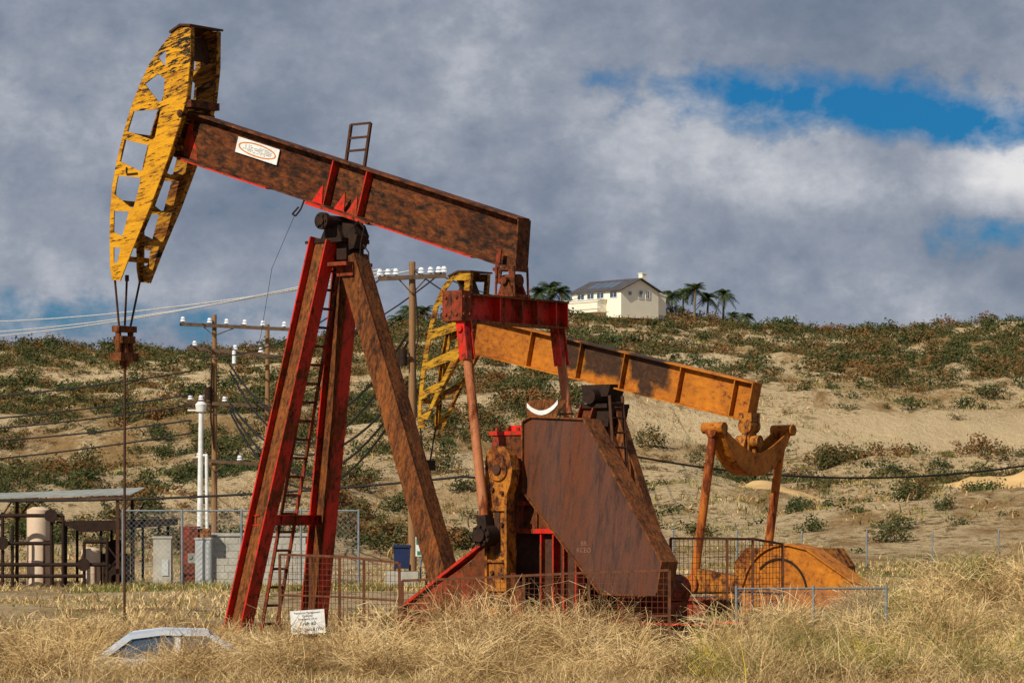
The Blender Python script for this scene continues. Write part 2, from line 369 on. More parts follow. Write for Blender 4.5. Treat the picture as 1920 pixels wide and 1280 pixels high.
k=vn(x/1.2,y/1.2,6)>0.4; x=x[k];y=y[k]
P.append(blades(x,y,0.30+0.65*rng.random(len(x))**1.5,65,0.22,0.0085,1.3,(0.60,0.40,0.001),0.5))
x,y=region(100,-8.4,8.4,44.2,47.3)
k=~((np.abs(x+5.35)<.42)&(y>44)); x=x[k];y=y[k]
P.append(brush(x,y,0.28+0.62*rng.random(len(x))**1.6,370,0.0088,(0.60,0.40)))
bx_=np.array([-6.6,-6.05,-4.75,-4.25,-3.7,-5.1,-5.65,-3.2]); by_=np.array([46.9,47.2,47.2,47.3,47.0,46.4,46.6,47.1])
P.append(brush(bx_,by_,np.array([.60,.58,.60,.66,.55,.50,.46,.5]),430,0.0088,(0.6,0.4)))
bx_=np.array([-7.6,-7.0,-8.2,-6.4]); by_=np.array([52.6,53.4,53.0,54.0])
P.append(brush(bx_,by_,np.array([.8,.75,.7,.6]),420,0.010,(0.2,0.7,0.1)))
x,y=region(80,2.6,8.4,43.3,47)
P.append(blades(x,y,0.40+0.60*rng.random(len(x)),75,0.20,0.0095,0.8,(0.30,0.14,0.50,0.06),0.3))
x,y=region(34,3.2,8.4,44,47.2)
P.append(brush(x,y,0.32+0.42*rng.random(len(x)),310,0.009,(0.3,0.2,0.46,0.04)))
x,y=region(2100,-9,9,52.2,58.5)
hg=0.08+0.34*vn(x/.9,y/.9,7)
P.append(blades(x,y,hg,12,0.13,0.011,1.0,(0.58,0.38,0.04),0.25))
x,y=region(44,-3.2,3.4,52.2,54.6)
P.append(brush(x,y,0.35+0.78*rng.random(len(x))**1.6,370,0.0098,(0.72,0.28)))
x,y=region(44,3.0,8.8,51.8,54.2)
P.append(brush(x,y,0.40+0.56*rng.random(len(x)),330,0.0098,(0.5,0.24,0.25,0.01)))
x,y=region(36,3.0,8.8,51.6,54.2)
P.append(blades(x,y,0.45+0.65*rng.random(len(x)),80,0.22,0.010,1.1,(0.48,0.22,0.28,0.02),0.4))
x,y=region(30,-8.2,-4.9,53.0,56.5)
P.append(brush(x,y,0.25+0.4*rng.random(len(x)),280,0.010,(0.45,0.55)))
x,y=region(1500,5,14,55,72); 
P.append(blades(x,y,0.15+0.40*vn(x/1.2,y/1.2,8),13,0.17,0.013,1.0,(0.52,0.33,0.15),0.25))
x,y=region(80,7,13,56,68)
P.append(brush(x,y,0.4+0.5*rng.random(len(x)),230,0.012,(0.52,0.30,0.18)))
v,q,m=join(P)
o=obj('dry_grass',fast_mesh('dry_grass',v,q,GM,m)); o['kind']='stuff'
P=[]
x,y=region(8000,-24,24,60,140); k=np.abs(x)<y*0.18; x=x[k];y=y[k]
keep=vn(x/5,y/8,9)>0.52; x=x[keep];y=y[keep]
P.append(blades(x,y,0.12+0.20*rng.random(len(x)),9,0.25,0.03,0.8,(0.46,0.34,0.20)))
x,y=region(500,-13,-2.5,92,98); P.append(blades(x,y,0.15+0.22*rng.random(len(x)),10,0.2,0.03,0.8,(0.2,0.1,0.7)))
x,y=region(3500,8,40,110,205); k=(np.abs(x)<y*0.18)&(vn(x/6,y/9,13)>.5); x=x[k];y=y[k]
P.append(blades(x,y,0.15+0.25*rng.random(len(x)),9,0.35,0.04,0.8,(0.2,0.2,0.6)))
x,y=region(26000,-90,90,138,485); k=np.abs(x)<y*0.19; x=x[k];y=y[k]
keep=vn(x/10,y/15,10)>0.50; x=x[keep];y=y[keep]
P.append(blades(x,y,0.22+0.38*rng.random(len(x)),7,0.45,0.09,0.8,(0.10,0.56,0.34)))
v,q,m=join(P)
o=obj('hillside_grass',fast_mesh('hillside_grass',v,q,GM,m)); o['kind']='stuff'

# ------------------------------------------------------------------ shrubs
def shrub_arrays(n,seed,flat=0.62):
    r=np.random.default_rng(seed)
    lobes=r.uniform(-0.6,0.6,(8,3)); lobes[:,2]=r.uniform(0.10,0.55,8); lr=r.uniform(0.22,0.48,8)
    li=r.integers(0,8,n); d=r.normal(0,1,(n,3)); d/=np.linalg.norm(d,axis=1)[:,None]
    p=lobes[li]+d*(lr[li]*r.uniform(0.45,1.12,n))[:,None]
    p[:,2]=np.maximum(p[:,2]*flat/0.62,0.0)
    a=r.normal(0,1,(n,3));a/=np.linalg.norm(a,axis=1)[:,None];b=np.cross(a,r.normal(0,1,(n,3)));b/=np.linalg.norm(b,axis=1)[:,None]
    s=r.uniform(0.035,0.085,n)[:,None]
    V=np.stack([p-a*s,p-b*s*.5,p+a*s,p+b*s*.5],1)
    V[...,2]=np.maximum(V[...,2],-0.05)
    Q=np.arange(n*4).reshape(n,4)
    return V.reshape(-1,3),Q
variants=[shrub_arrays(680,100+i,0.55+0.05*i) for i in range(6)]
vmesh=[fast_mesh('shrub',v,q,[M['shrub']]) for v,q in variants]
def okspot(x,y,pa):
    d=float(vn(x/15,y/22,11)); d2=float(vn(x/5,y/8,12))
    if (d<0.42 or d2<0.36) and random.random()<pa: return False
    if x>6 and abs(y-258-.25*x)<12 and random.random()<0.92: return False
    if x>8 and 235<y<330 and random.random()<0.35: return False
    if x>-3 and y<222 and random.random()<0.80: return False
    if abs(x-15)<8 and 446<y<470: return False
    return True
S=[]
while len(S)<4300:
    y=random.uniform(152,494)
    if random.random()>(y/480)**1.1: continue
    x=random.uniform(-0.178,0.178)*y
    if not okspot(x,y,.60): continue
    s=random.uniform(0.55,1.0) if random.random()<0.5 else random.uniform(1.0,2.0)
    if y<230: s*=.85
    if y>470: s=random.uniform(.9,2.2)
    S.append((s/y,x,y,s))
for k_ in range(26):
    x=random.uniform(7,24);y=random.uniform(443,449);s=random.uniform(1.0,1.7);S.append((s/y,x,y,s))
S.sort(reverse=True)
for i,(k_,x,y,s) in enumerate(S[:295]):
    o=obj('shrub',vmesh[i%6],None,(x,y,h1(x,y)-0.08),(0,0,random.uniform(0,6.28))); o.scale=(s*random.uniform(.9,1.4),s*random.uniform(.9,1.3),s*random.uniform(.8,1.1))
    tag(o,'olive green sagebrush growing on the dry sandy hillside','shrub','shrubs on the dry hillside')
VV=[];o_=0;QQ=[]
small=[]
while len(small)<6500:
    y=random.uniform(146,490)
    if random.random()>(y/480): continue
    x=random.uniform(-0.178,0.178)*y
    if not okspot(x,y,.35): continue
    small.append((0,x,y,random.uniform(.26,.62)))
for i,(k_,x,y,s) in enumerate(S[295:]+small):
    nq=170 if k_ else 42
    v,q=variants[i%6]; v=v[:nq*4];q=q[:nq]; a=random.uniform(0,6.28);c,sn=math.cos(a),math.sin(a)
    fac=1.5 if k_ else 2.3
    v=v.reshape(-1,4,3); ce=v.mean(1,keepdims=True); v=(ce+(v-ce)*fac).reshape(-1,3)
    w=np.stack([(v[:,0]*c-v[:,1]*sn)*s*1.25+x,(v[:,0]*sn+v[:,1]*c)*s*1.2+y,v[:,2]*s*1.0+h1(x,y)-0.05],1)
    VV.append(w);QQ.append(q+o_);o_+=len(w)
o=obj('hillside_scrub',fast_mesh('hillside_scrub',np.concatenate(VV),np.concatenate(QQ),[M['shrub']])); o['kind']='stuff'

def mound(x,y,rx,ry,hh,seed):
    mb=MB();n=64;rings=18;vs=[]
    for j in range(rings+1):
        r=j/rings
        for i in range(n):
            a=2*math.pi*i/n; k=1+0.10*math.sin(3*a+seed)+0.07*math.sin(5*a+2*seed)+.05*math.sin(11*a+seed)
            X=x+rx*r*k*math.cos(a);Y=y+ry*r*k*math.sin(a)
            bm_=(1-r**3)*(.8+.22*math.sin(X*.55+seed)+.14*math.sin(X*1.3)+.03*(X-x))*(1 if r<.999 else 0)
            vs.append((X-x,Y-y,h1(X,Y)-h1(x,y)-0.12+hh*bm_*min(1,(1-r)*2.2)+float(vn(X*1.2,Y*1.2,seed)-.5)*.5*(1-r)))
    fs=[(j*n+i,j*n+(i+1)%n,(j+1)*n+(i+1)%n,(j+1)*n+i) for j in range(rings) for i in range(n)]
    mb.add(vs,fs,0,True)
    o=obj('dirt_mound',mb.mesh('dirt_mound',[M['dirt']]),None,(x,y,h1(x,y))); tag(o,'low bare bank of loose tan dirt on the slope','dirt pile','dirt banks on the slope')
mound(37,211,16,8,1.6,1);mound(15.0,196,5.0,6,.6,4)

# ------------------------------------------------------------------ pump jack 1
TH=R_(-38)
J=thing('pumpjack','rusty red oil pumpjack with yellow horse head and raised beam','pumpjack',(-3.2,60,0),(0,0,TH))
UP=(0,0,1)
A=Vector((-4.06,0,9.68));B=Vector((4.19,0,7.12)); d=(B-A).normalized(); nrm=Vector((-d.z,0,d.x)) 
if nrm.z<0:nrm=-nrm
def onb(s_,off=0):
    t=(s_-A.x)/(B.x-A.x); return A+(B-A)*t+nrm*off
mb=MB(); mb.ibeam(A,B,0.93,0.36,nrm,0.035,0.025,0,0)
mb.obox(B+nrm*0.44+d*0.02,B-nrm*0.47+d*0.22,(0,1,0),0.36,0.03,0)
mb.prism([(B.x+.0,B.z+.42),(B.x-.13,B.z-.42),(B.x+.12,B.z-.47)],-.012,.012,0)
mb.obox(A+nrm*0.43,A-nrm*0.43,(0,1,0),0.30,0.03,0)
beam=part('walking_beam',mb,['rustbeam','red'],J)
mb=MB()
for s_ in (-0.17,0.66):
    for sg in (-1,1):
        mb.obox(onb(s_,0.42)+Vector((0,sg*.1,0)),onb(s_,-0.43)+Vector((0,sg*.1,0)),(0,1,0),0.17,0.025)
for s_ in (-0.45,0.1,0.4):
    b0=onb(s_,-0.43); y_=-0.155
    mb.add([b0+Vector((0,y_,0)),b0+d*0.26+Vector((0,y_,0)),b0+d*0.18+nrm*0.36+Vector((0,y_,0)),b0+Vector((0,y_-0.025,0)),b0+d*0.26+Vector((0,y_-0.025,0)),b0+d*0.18+nrm*0.36+Vector((0,y_-0.025,0))],[(0,1,2),(5,4,3),(0,3,4,1),(1,4,5,2),(2,5,3,0)])
mb.obox(onb(-0.55,-0.49),onb(1.0,-0.49),(0,1,0),0.5,0.05)
part('beam_gusset',mb,['red'],beam)
mb=MB(); mb.obox(onb(-3.95,-.475),onb(-1.6,-.475),(0,1,0),.372,.03); part('painted_flange_edge',mb,['red'],beam)
mb=MB(); mb.obox(onb(1.0,-.475),onb(3.4,-.475),(0,1,0),.372,.03); part('painted_flange_edge',mb,['red'],beam)
mb=MB(); y_=-.016
mb.add([onb(-3.98,.40)+Vector((0,y_,0)),onb(-3.90,.38)+Vector((0,y_,0)),onb(-3.84,.05)+Vector((0,y_,0)),onb(-3.66,-.20)+Vector((0,y_,0)),onb(-3.58,-.41)+Vector((0,y_,0)),onb(-4.0,-.41)+Vector((0,y_,0))],[(0,1,2,3,4,5)])
part('beam_end_patch',mb,['red'],beam)
sc=onb(-2.12,0.14)+Vector((0,-0.05,0)); ang=math.atan2(-d.z,d.x)
mb=MB(); mb.box((0,0,0),(1.12,0.02,0.30))
sg_=part('sign_plate',mb,['white'],beam,'white plate with an orange oval emblem',loc=sc,rot=(0,ang,0))
mb=MB()
n=40
for k_ in range(n):
    a0,a1=2*math.pi*k_/n,2*math.pi*(k_+1)/n
    P0=[(0.47*math.cos(a0),-0.012,0.10*math.sin(a0)),(0.47*math.cos(a1),-0.012,0.10*math.sin(a1)),(0.51*math.cos(a1),-0.012,0.125*math.sin(a1)),(0.51*math.cos(a0),-0.012,0.125*math.sin(a0))]
    mb.add(P0,[(0,1,2,3)])
part('emblem_oval',mb,['logoorange'],sg_)
mb=MB()
for r_ in range(5):
    for c_ in range(16):
        if random.random()<0.75:
            x_=-0.36+c_*0.048+random.uniform(-.01,.01); z_=0.055-r_*0.028
            if (x_/0.42)**2+(z_/0.085)**2<1: mb.box((x_,-0.013,z_),(0.034,0.004,0.012))
part('faded_lettering',mb,['faded'],sg_)

hd=[(-3.74,11.70),(-3.99,11.58),(-4.31,11.32),(-4.60,11.03),(-4.86,10.65),(-5.11,10.20),(-5.30,9.75),(-5.48,9.23),(-5.61,8.72),(-5.67,8.19),(-5.68,7.67),(-5.67,7.14),(-5.61,6.88),(-5.39,6.85),(-5.04,7.48),(-4.55,8.29),(-4.07,9.19),(-3.74,9.9),(-3.59,10.3),(-3.5,10.95),(-3.49,11.67)]
hl=[[(-4.36,11.16),(-4.13,11.28),(-4.16,10.95)],
[(-4.72,10.66),(-4.36,10.84),(-4.17,10.72),(-4.22,10.30),(-4.34,10.28)],
[(-5.02,10.16),(-4.28,10.14),(-4.44,9.60),(-4.52,9.56),(-5.20,9.78)],
[(-5.27,9.62),(-4.60,9.46),(-4.76,8.98),(-4.84,8.97),(-5.40,9.20)],
[(-5.45,8.92),(-4.80,8.84),(-5.02,8.27),(-5.10,8.27),(-5.55,8.56)],
[(-5.56,8.24),(-5.15,8.20),(-5.33,7.72),(-5.57,7.82)],
[(-5.57,7.52),(-5.38,7.50),(-5.46,7.22),(-5.57,7.2)]]
def headassembly(parent,outer,holes,hw,cols,strut_pts,inner='yellowshaded'):
    hh=obj('horse_head',None,parent)
    for sg in (-1,1):
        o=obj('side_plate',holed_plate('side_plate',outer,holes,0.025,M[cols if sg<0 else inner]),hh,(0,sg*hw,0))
    mb=MB()
    L=outer[:13]
    for a,b in zip(L[:-1],L[1:]):
        for sg in (-1,1):
            mb.obox((a[0],sg*(hw-0.05),a[1]),(b[0],sg*(hw-0.05),b[1]),(0,1,0),0.10,0.03)
    bk=outer[14:]
    for a,b in zip(bk[:-1],bk[1:]):
        for sg in (-1,1):
            mb.obox((a[0],sg*(hw-0.05),a[1]),(b[0],sg*(hw-0.05),b[1]),(0,1,0),0.10,0.02)
    for a in strut_pts: mb.obox((a[0],-hw+.02,a[1]),(a[0],hw-.02,a[1]),(0,0,1),0.10,0.06)
    part('edge_flange',mb,[inner],hh)
    a,b,c=outer[-1],outer[0],outer[1]
    mb=MB(); mb.obox((a[0]+.03,0,a[1]+.03),(b[0],0,b[1]+.03),(0,1,0),2*hw+.1,0.04); mb.obox((b[0],0,b[1]+.03),(c[0]-.03,0,c[1]+.03),(0,1,0),2*hw+.1,0.04)
    mb.obox((b[0]-.1,0,b[1]-.15),(a[0]-.25,0,a[1]-.6),(0,1,0),2*hw-.05,0.02)
    part('top_cap',mb,['darkrust'],hh)
    return hh
hh=headassembly(J,hd,hl,0.42,'yellow',[(-4.5,10.9),(-4.9,10.3),(-5.2,9.7),(-5.4,9.0),(-5.5,8.4),(-5.45,7.3),(-3.85,9.9),(-4.1,9.4)])
mb=MB(); mb.box((-3.62,0,10.20),(0.25,0.8,0.14)); mb.cyl((-3.75,-0.46,10.02),(-3.75,0.46,10.02),0.07); part('head_pin',mb,['rustbeam'],hh)
mb=MB(); mb.box((-5.05,-0.44,8.93),(0.30,0.02,0.035)); mb.box((-5.2,-.44,9.01),(.03,.03,.12)); part('latch',mb,['dark'],hh)
for y_ in (-0.36,0.0,0.36):
    mb=MB(); mb.cyl((-5.63+abs(y_)*0.05,y_,6.95),(-5.69,y_*0.45,6.0),0.022,None,8); mb.cyl((-5.63+abs(y_)*0.05,y_,6.88),(-5.63+abs(y_)*0.05,y_,7.0),0.04,None,8)
    part('bridle_cable',mb,['darkrust'],J)
mb=MB(); mb.box((-5.70,0,5.93),(0.20,0.50,0.12)); mb.cyl((-5.7,-.17,5.35),(-5.7,-.17,5.95),0.06); mb.cyl((-5.7,.17,5.35),(-5.7,.17,5.95),0.06); mb.box((-5.70,0,5.72),(0.26,0.36,0.14)); mb.cyl((-5.7,0,5.2),(-5.7,0,5.66),0.10,0.07); mb.box((-5.7,0,5.38),(0.3,0.5,0.16)); mb.cyl((-5.7,0,5.12),(-5.7,0,5.3),0.05)
part('carrier_bar',mb,['legbrown'],J)
mb=MB(); mb.cyl((-5.70,0,0.1),(-5.69,0,5.3),0.026,None,8); part('polished_rod',mb,['darkrust'],J)
def leg(p,q,dep,wid,mf,mw,name='samson_leg'):
    mb=MB(); mb.ibeam(p,q,dep,wid,(1,0,0),0.03,0.025,0,1); return part(name,mb,[mf,mw],J)
leg((-0.13,-0.35,7.40),(-1.70,-1.15,-0.28),0.44,0.32,'red','legbrown')
leg((-0.13,0.35,7.30),(-1.75,1.15,-0.08),0.44,0.32,'red','legbrown')
mb=MB()
mb.ibeam((0.28,0,7.05),(2.62,0,0.75),0.40,0.42,(0,1,0),0.04,0.03,0,0)
mb.ibeam((0.28,0,7.05),(2.62,0,0.75),0.42,0.36,(1,0,0),0.03,0.025,0,0)
part('samson_leg',mb,['legbrown'],J,'rust brown rear leg')
mb=MB(); mb.ibeam((-1.32,-0.93,2.15),(-1.36,0.95,2.15),0.2,0.16,UP,0.02,0.02); part('cross_brace',mb,['red'],J)
mb=MB()
mb.box((0.0,0,7.37),(0.70,0.80,0.08)); mb.box((0.22,0,7.16),(0.24,0.5,0.30)); mb.prism([(-.26,7.41),(.26,7.41),(.14,7.66),(-.12,7.66)],-.30,.30); mb.cyl((-0.0,-0.50,7.72),(-0.0,0.50,7.72),0.12)
mb.cyl((0,-.58,7.72),(0,-.46,7.72),0.16,None,18); mb.cyl((0,-.62,7.72),(0,-.56,7.72),0.085)
for a in range(6): mb.cyl((0.115*math.cos(a*1.047),-.61,7.72+.115*math.sin(a*1.047)),(0.115*math.cos(a*1.047),-.57,7.72+.115*math.sin(a*1.047)),0.02,None,6)
mb.prism([(.2,7.15),(.48,7.22),(.56,7.45),(.46,7.66),(.2,7.70)],-.20,.15); mb.box((-0.40,-.3,7.36),(0.42,0.08,0.05))
mb.tube([(0.5,-.3,7.55),(0.68,-.3,7.70),(0.82,-.3,7.55),(0.74,-.3,7.3),(.72,-.3,7.05),(0.82,-.3,6.85),(0.93,-.3,6.92),(0.93,-.3,7.1),(0.8,-.3,7.25)],0.012,6)
part('saddle_bearing',mb,['dark'],J)
mb=MB(); mb.tube([(-.75,-.2,8.18),(-.80,-.25,8.0),(-.88,-.3,7.88),(-.96,-.3,7.92),(-.85,-.25,8.05)],.018); mb.tube([(-.9,-.3,7.9),(-1.3,-.5,6.9),(-1.5,-.6,5.6),(-1.9,-.8,4.6)],.006,4); part('cable_hook',mb,['dark'],J)
mb=MB(); mb.box((0.18,-.05,6.92),(0.62,0.75,0.07)); mb.box((0.3,0,6.8),(0.4,0.5,0.2)); part('post_cap',mb,['rustred'],J)
def ladder(name,p,q,w,n,parent,mat,r=0.028):
    p=Vector(p);q=Vector(q);mb=MB()
    for sg in (-1,1): mb.obox(p+Vector((0,sg*w/2,0)),q+Vector((0,sg*w/2,0)),(0,1,0),0.03,0.07)
    for i in range(n):
        c=p+(q-p)*((i+.5)/n); mb.cyl(c+Vector((0,-w/2,0)),c+Vector((0,w/2,0)),r,None,6)
    return part(name,mb,[mat],parent)
ladder('ladder',(-1.85,0,0.0),(-0.22,0,7.0),0.42,20,J,'rustred')
mb=MB()
for x0,x1 in ((0.0,0.14),(0.45,0.62)):
    mb.obox((x0,0.12,onb(x0,.4).z),(x1,0.12,9.56),(0,1,0),0.05,0.05)
for t in (0.25,0.6,0.97): 
    z0=8.9+0.68*t; mb.obox((0.0+.14*t,0.12,z0),(0.45+.17*t,0.12,z0),(0,1,0),0.04,0.04)
part('top_ladder',mb,['darkrust'],J)
EX=4.06
mb=MB(); mb.ibeam((EX,-1.72,5.90),(EX,1.46,5.90),0.5,0.38,UP,0.035,0.03,1,0)
for y_ in (-1.7,-.55,.1,.55,1.1,1.44): mb.box((EX,y_,5.9),(0.34,0.03,0.43),0)
eq=part('equalizer_beam',mb,['red','legbrown'],J)
mb=MB(); mb.box((EX+.02,-1.60,5.92),(0.44,0.26,0.53)); 
for a in (-.12,.12):
    for b in (-.15,.15): mb.cyl((EX+.23,-1.6+a*.7,5.92+b),(EX+.27,-1.6+a*.7,5.92+b),0.03,None,6); mb.cyl((EX+a,-1.76,5.92+b),(EX+a,-1.72,5.92+b),0.03,None,6)
part('end_block',mb,['rustred'],eq)
mb=MB(); mb.box((EX,0,6.18),(0.44,0.50,0.05)); mb.cyl((EX-.18,0,6.45),(EX+.18,0,6.45),0.12); mb.prism([(EX-.18,6.2),(EX+.18,6.2),(EX+.08,6.42),(EX-.08,6.42)],-.2,-.16); mb.prism([(EX-.18,6.2),(EX+.18,6.2),(EX+.08,6.42),(EX-.08,6.42)],.16,.2); mb.cyl((EX,-.26,6.45),(EX,.26,6.45),0.07); mb.box((EX-.08,0,6.67),(0.46,0.34,0.06)); mb.prism([(EX-.26,6.64),(EX-.1,6.64),(EX-.14,6.4),(EX-.20,6.4)],-.18,-.15)
mb.prism([(EX+.05,6.64),(EX+.2,6.64),(EX+.18,6.35),(EX+.12,6.35)],-.18,-.15)
mb.obox((EX-.20,-.17,6.7),(EX-.14,-.17,7.02),(1,0,0),.09,.03)
for a in (-.24,.24):
    for b in (-.2,.2): mb.cyl((EX+a*.9,b,6.15),(EX+a*.8,b,6.70),.022,None,6)
part('tail_bearing',mb,['rustred'],J)
for sg,p0,p1 in ((-1,(4.2,-1.55,5.62),(4.70,-1.55,1.9)),(1,(4.06,1.36,5.62),(4.55,1.45,1.9))):
    pa=obj('pitman_arm',None,J)
    p0=Vector(p0);p1=Vector(p1);dd=(p1-p0).normalized()
    mb=MB(); mb.cyl(p0+dd*.5,p1-dd*.2,0.085); part('pitman_pipe',mb,['pipe'],pa)
    mb=MB()
    mb.obox(p0-dd*.05+Vector((0,-.1,0)),p0+dd*.65+Vector((0,-.1,0)),(1,0,0),0.18,0.03); mb.obox(p0-dd*.05+Vector((0,.1,0)),p0+dd*.65+Vector((0,.1,0)),(1,0,0),0.18,0.03); mb.obox(p0+dd*.1,p0+dd*.55,(1,0,0),0.12,0.17)
    mb.cyl(p0+dd*.1+Vector((0,-.16,0)),p0+dd*.1+Vector((0,.16,0)),0.06)
    part('clevis',mb,['red'],pa)
    mb=MB(); mb.cyl(p1+Vector((0,-.16,0)),p1+Vector((0,.22,0)),0.19,None,18); mb.cyl(p1+Vector((0,-.22,0)),p1+Vector((0,-.14,0)),0.12,None,12); mb.obox(p1-dd*.35,p1,(1,0,0),0.2,0.2)
    for a in range(8): 
        q_=p1+Vector((0.16*math.cos(a*.785),0,0.16*math.sin(a*.785))); mb.cyl(q_+Vector((0,-.2,0)),q_+Vector((0,-.15,0)),0.025,None,6)
    part('wrist_pin',mb,['dark'],pa)
for y0,y1 in ((-1.38,-1.16),(1.16,1.38)):
    cp=[(4.60,3.38),(4.72,3.46),(4.96,3.44),(5.08,3.30),(5.14,3.05),(5.10,2.80),(5.02,2.62),(5.02,2.05),(5.06,1.9),(5.06,0.45),(4.98,0.22),(4.72,0.2),(4.58,0.4),(4.60,1.7),(4.55,1.95),(4.58,2.5),(4.54,2.8),(4.54,3.2)]
    mb=MB(); mb.prism(cp,y0,y1)
    sgn=-1 if y0<0 else 1; yo=y0 if sgn<0 else y1
    mb.obox((4.58,yo+sgn*.03,2.7),(4.62,yo+sgn*.03,.4),(0,1,0),.06,.05); mb.obox((5.04,yo+sgn*.03,2.6),(5.04,yo+sgn*.03,.4),(0,1,0),.06,.05); mb.cyl((4.84,yo,3.05),(4.84,yo+sgn*.04,3.05),.20,None,22)
    for z_ in (2.35,1.45,.95): mb.box((4.82,yo+sgn*.02,z_),(.42,.04,.05))
    for z_ in (2.7,2.15,1.25,.7):
        mb.cyl((4.72,yo,z_),(4.72,yo+sgn*.05,z_),0.035,None,8,1); mb.cyl((4.93,yo,z_-.06),(4.93,yo+sgn*.05,z_-.06),0.035,None,8,1)
    mb.cyl((4.84,yo,3.05),(4.84,yo+sgn*.08,3.05),.09,None,14,1); mb.obox((4.82,yo+sgn*.012,1.55),(4.82,yo+sgn*.012,2.3),(1,0,0),.12,.02,1)
    cr=part('crank',mb,['crank','darkrust'],J)
    mb=MB(); cwp=[(4.50,1.75),(4.2,1.45),(2.60,0.55),(2.45,0.30),(2.6,0.12),(5.0,0.12),(5.3,0.3),(5.3,0.9),(5.12,1.2)]
    mb.prism(cwp,min(y0+.05,y1-.17),max(y0+.17,y1-.05),0)
    mb.obox((4.52,(y0+y1)/2,1.78),(2.55,(y0+y1)/2,0.56),(0,1,0),0.26,0.05,1)
    part('counterweight',mb,['rustred','red'],cr)
mb=MB(); mb.prism([(4.1,2.0),(4.1,3.2),(4.2,3.66),(5.2,3.66),(5.3,3.2),(6.1,3.2),(6.1,2.0)],-0.72,0.72,0); mb.box((4.7,0,3.70),(1.15,1.5,0.07),1); mb.cyl((4.84,-1.12,3.05),(4.84,1.12,3.05),0.2); mb.cyl((4.95,-.9,3.0),(4.95,-.72,3.0),0.30,0.36,20,0); mb.box((4.9,0,3.8),(0.5,0.4,0.2)); mb.box((4.55,-.3,3.78),(.35,.4,.12),1)
for i in range(6): mb.box((4.3+i*.3,-.74,2.6),(0.04,0.05,1.1),0)
for i in range(5): mb.cyl((4.25+i*.24,-.68,3.7),(4.25+i*.24,-.68,3.8),.03,None,6)
mb.box((5.1,0,2.46),(2.2,1.56,0.08),1)
part('gearbox',mb,['rustred','red'],J)
mb=MB(); 
for x_ in (4.3,5.4,5.9): 
    for y_ in (-.6,.6): mb.ibeam((x_,y_,0.4),(x_,y_,2.0),0.3,0.25,(1,0,0),0.03,0.03,0,1)
mb.box((5.1,-.5,1.25),(1.5,0.04,1.5),1); mb.box((5.1,.6,1.25),(1.5,0.04,1.5),1); mb.box((5.1,0,1.97),(2.1,1.5,0.08),0)
part('gearbox_pedestal',mb,['red','darkrust'],J)
mb=MB()
for y_ in (-.62,.62): mb.ibeam((1.9,y_,0.22),(9.0,y_,0.22),0.38,0.28,UP,0.03,0.03,0,1)
for x_ in (2.0,2.7,4.0,6.0,7.5,8.9): mb.box((x_,0,0.24),(0.2,1.2,0.3),1)
mb.box((2.62,0,0.6),(0.5,0.7,0.3),1)
part('base_skid',mb,['red','darkrust'],J)
gp=[(5.06,3.89),(5.24,3.97),(6.40,3.91),(8.05,1.45),(7.94,0.87),(6.75,0.90),(5.06,2.67)]
mb=MB(); mb.prism(gp,-0.95,-0.93,0); mb.prism(gp,-0.55,-0.53,0)
for i in range(len(gp)):
    a=gp[i];b=gp[(i+1)%len(gp)]; mb.obox((a[0],-.76,a[1]),(b[0],-.76,b[1]),(0,1,0),0.48,0.025,1)
    mb.obox((a[0],-.965,a[1]),(b[0],-.965,b[1]),(0,1,0),0.03,0.03,1)
bg=part('belt_guard',mb,['brownpanel','legbrown'],J)
mb=MB(); mb.prism([(5.16,3.98),(5.10,4.22),(5.30,4.27),(6.02,4.24),(5.78,3.96)],-.97,-.955); mb.box((5.5,-.75,4.02),(0.7,0.4,0.03)); part('guard_flap',mb,['legbrown'],bg)
mb=MB(); L_=[(5.16+.085*i,4.18-0.16*math.sin(math.pi*i/8)**.8+.005*i) for i in range(9)]
tp=[(a,b+.035) for a,b in L_]; bt=[(a,b-.045) for a,b in L_]
vs=[(a,-.985,b) for a,b in tp]+[(a,-.985,b) for a,b in bt]
mb.add(vs,[(i,i+1,9+i+1,9+i) for i in range(8)])
part('white_paint_mark',mb,['white'],bg)
obj('chalk_lettering',text_mesh('chalk_lettering','BR\nKCEO',0.115,M['chalk']),bg,(6.38,-0.953,1.70))
mb=MB(); mb.cyl((7.4,-.4,.95),(7.4,.45,.95),0.27,None,20)
for a in range(10): mb.box((7.4+.27*math.cos(a*.628),0.05,.95+.27*math.sin(a*.628)),(0.03,0.7,0.03))
mb.cyl((7.4,-.75,.95),(7.4,-.4,.95),0.05); mb.box((7.4,0,.55),(0.5,0.7,0.4)); part('motor',mb,['rustred'],J)
mb=MB(); mb.cyl((6.0,-.82,3.0),(6.0,-.68,3.0),0.55,None,28); mb.cyl((6.0,-.86,3.0),(6.0,-.6,3.0),0.1,None,12); part('sheave',mb,['dark'],J)

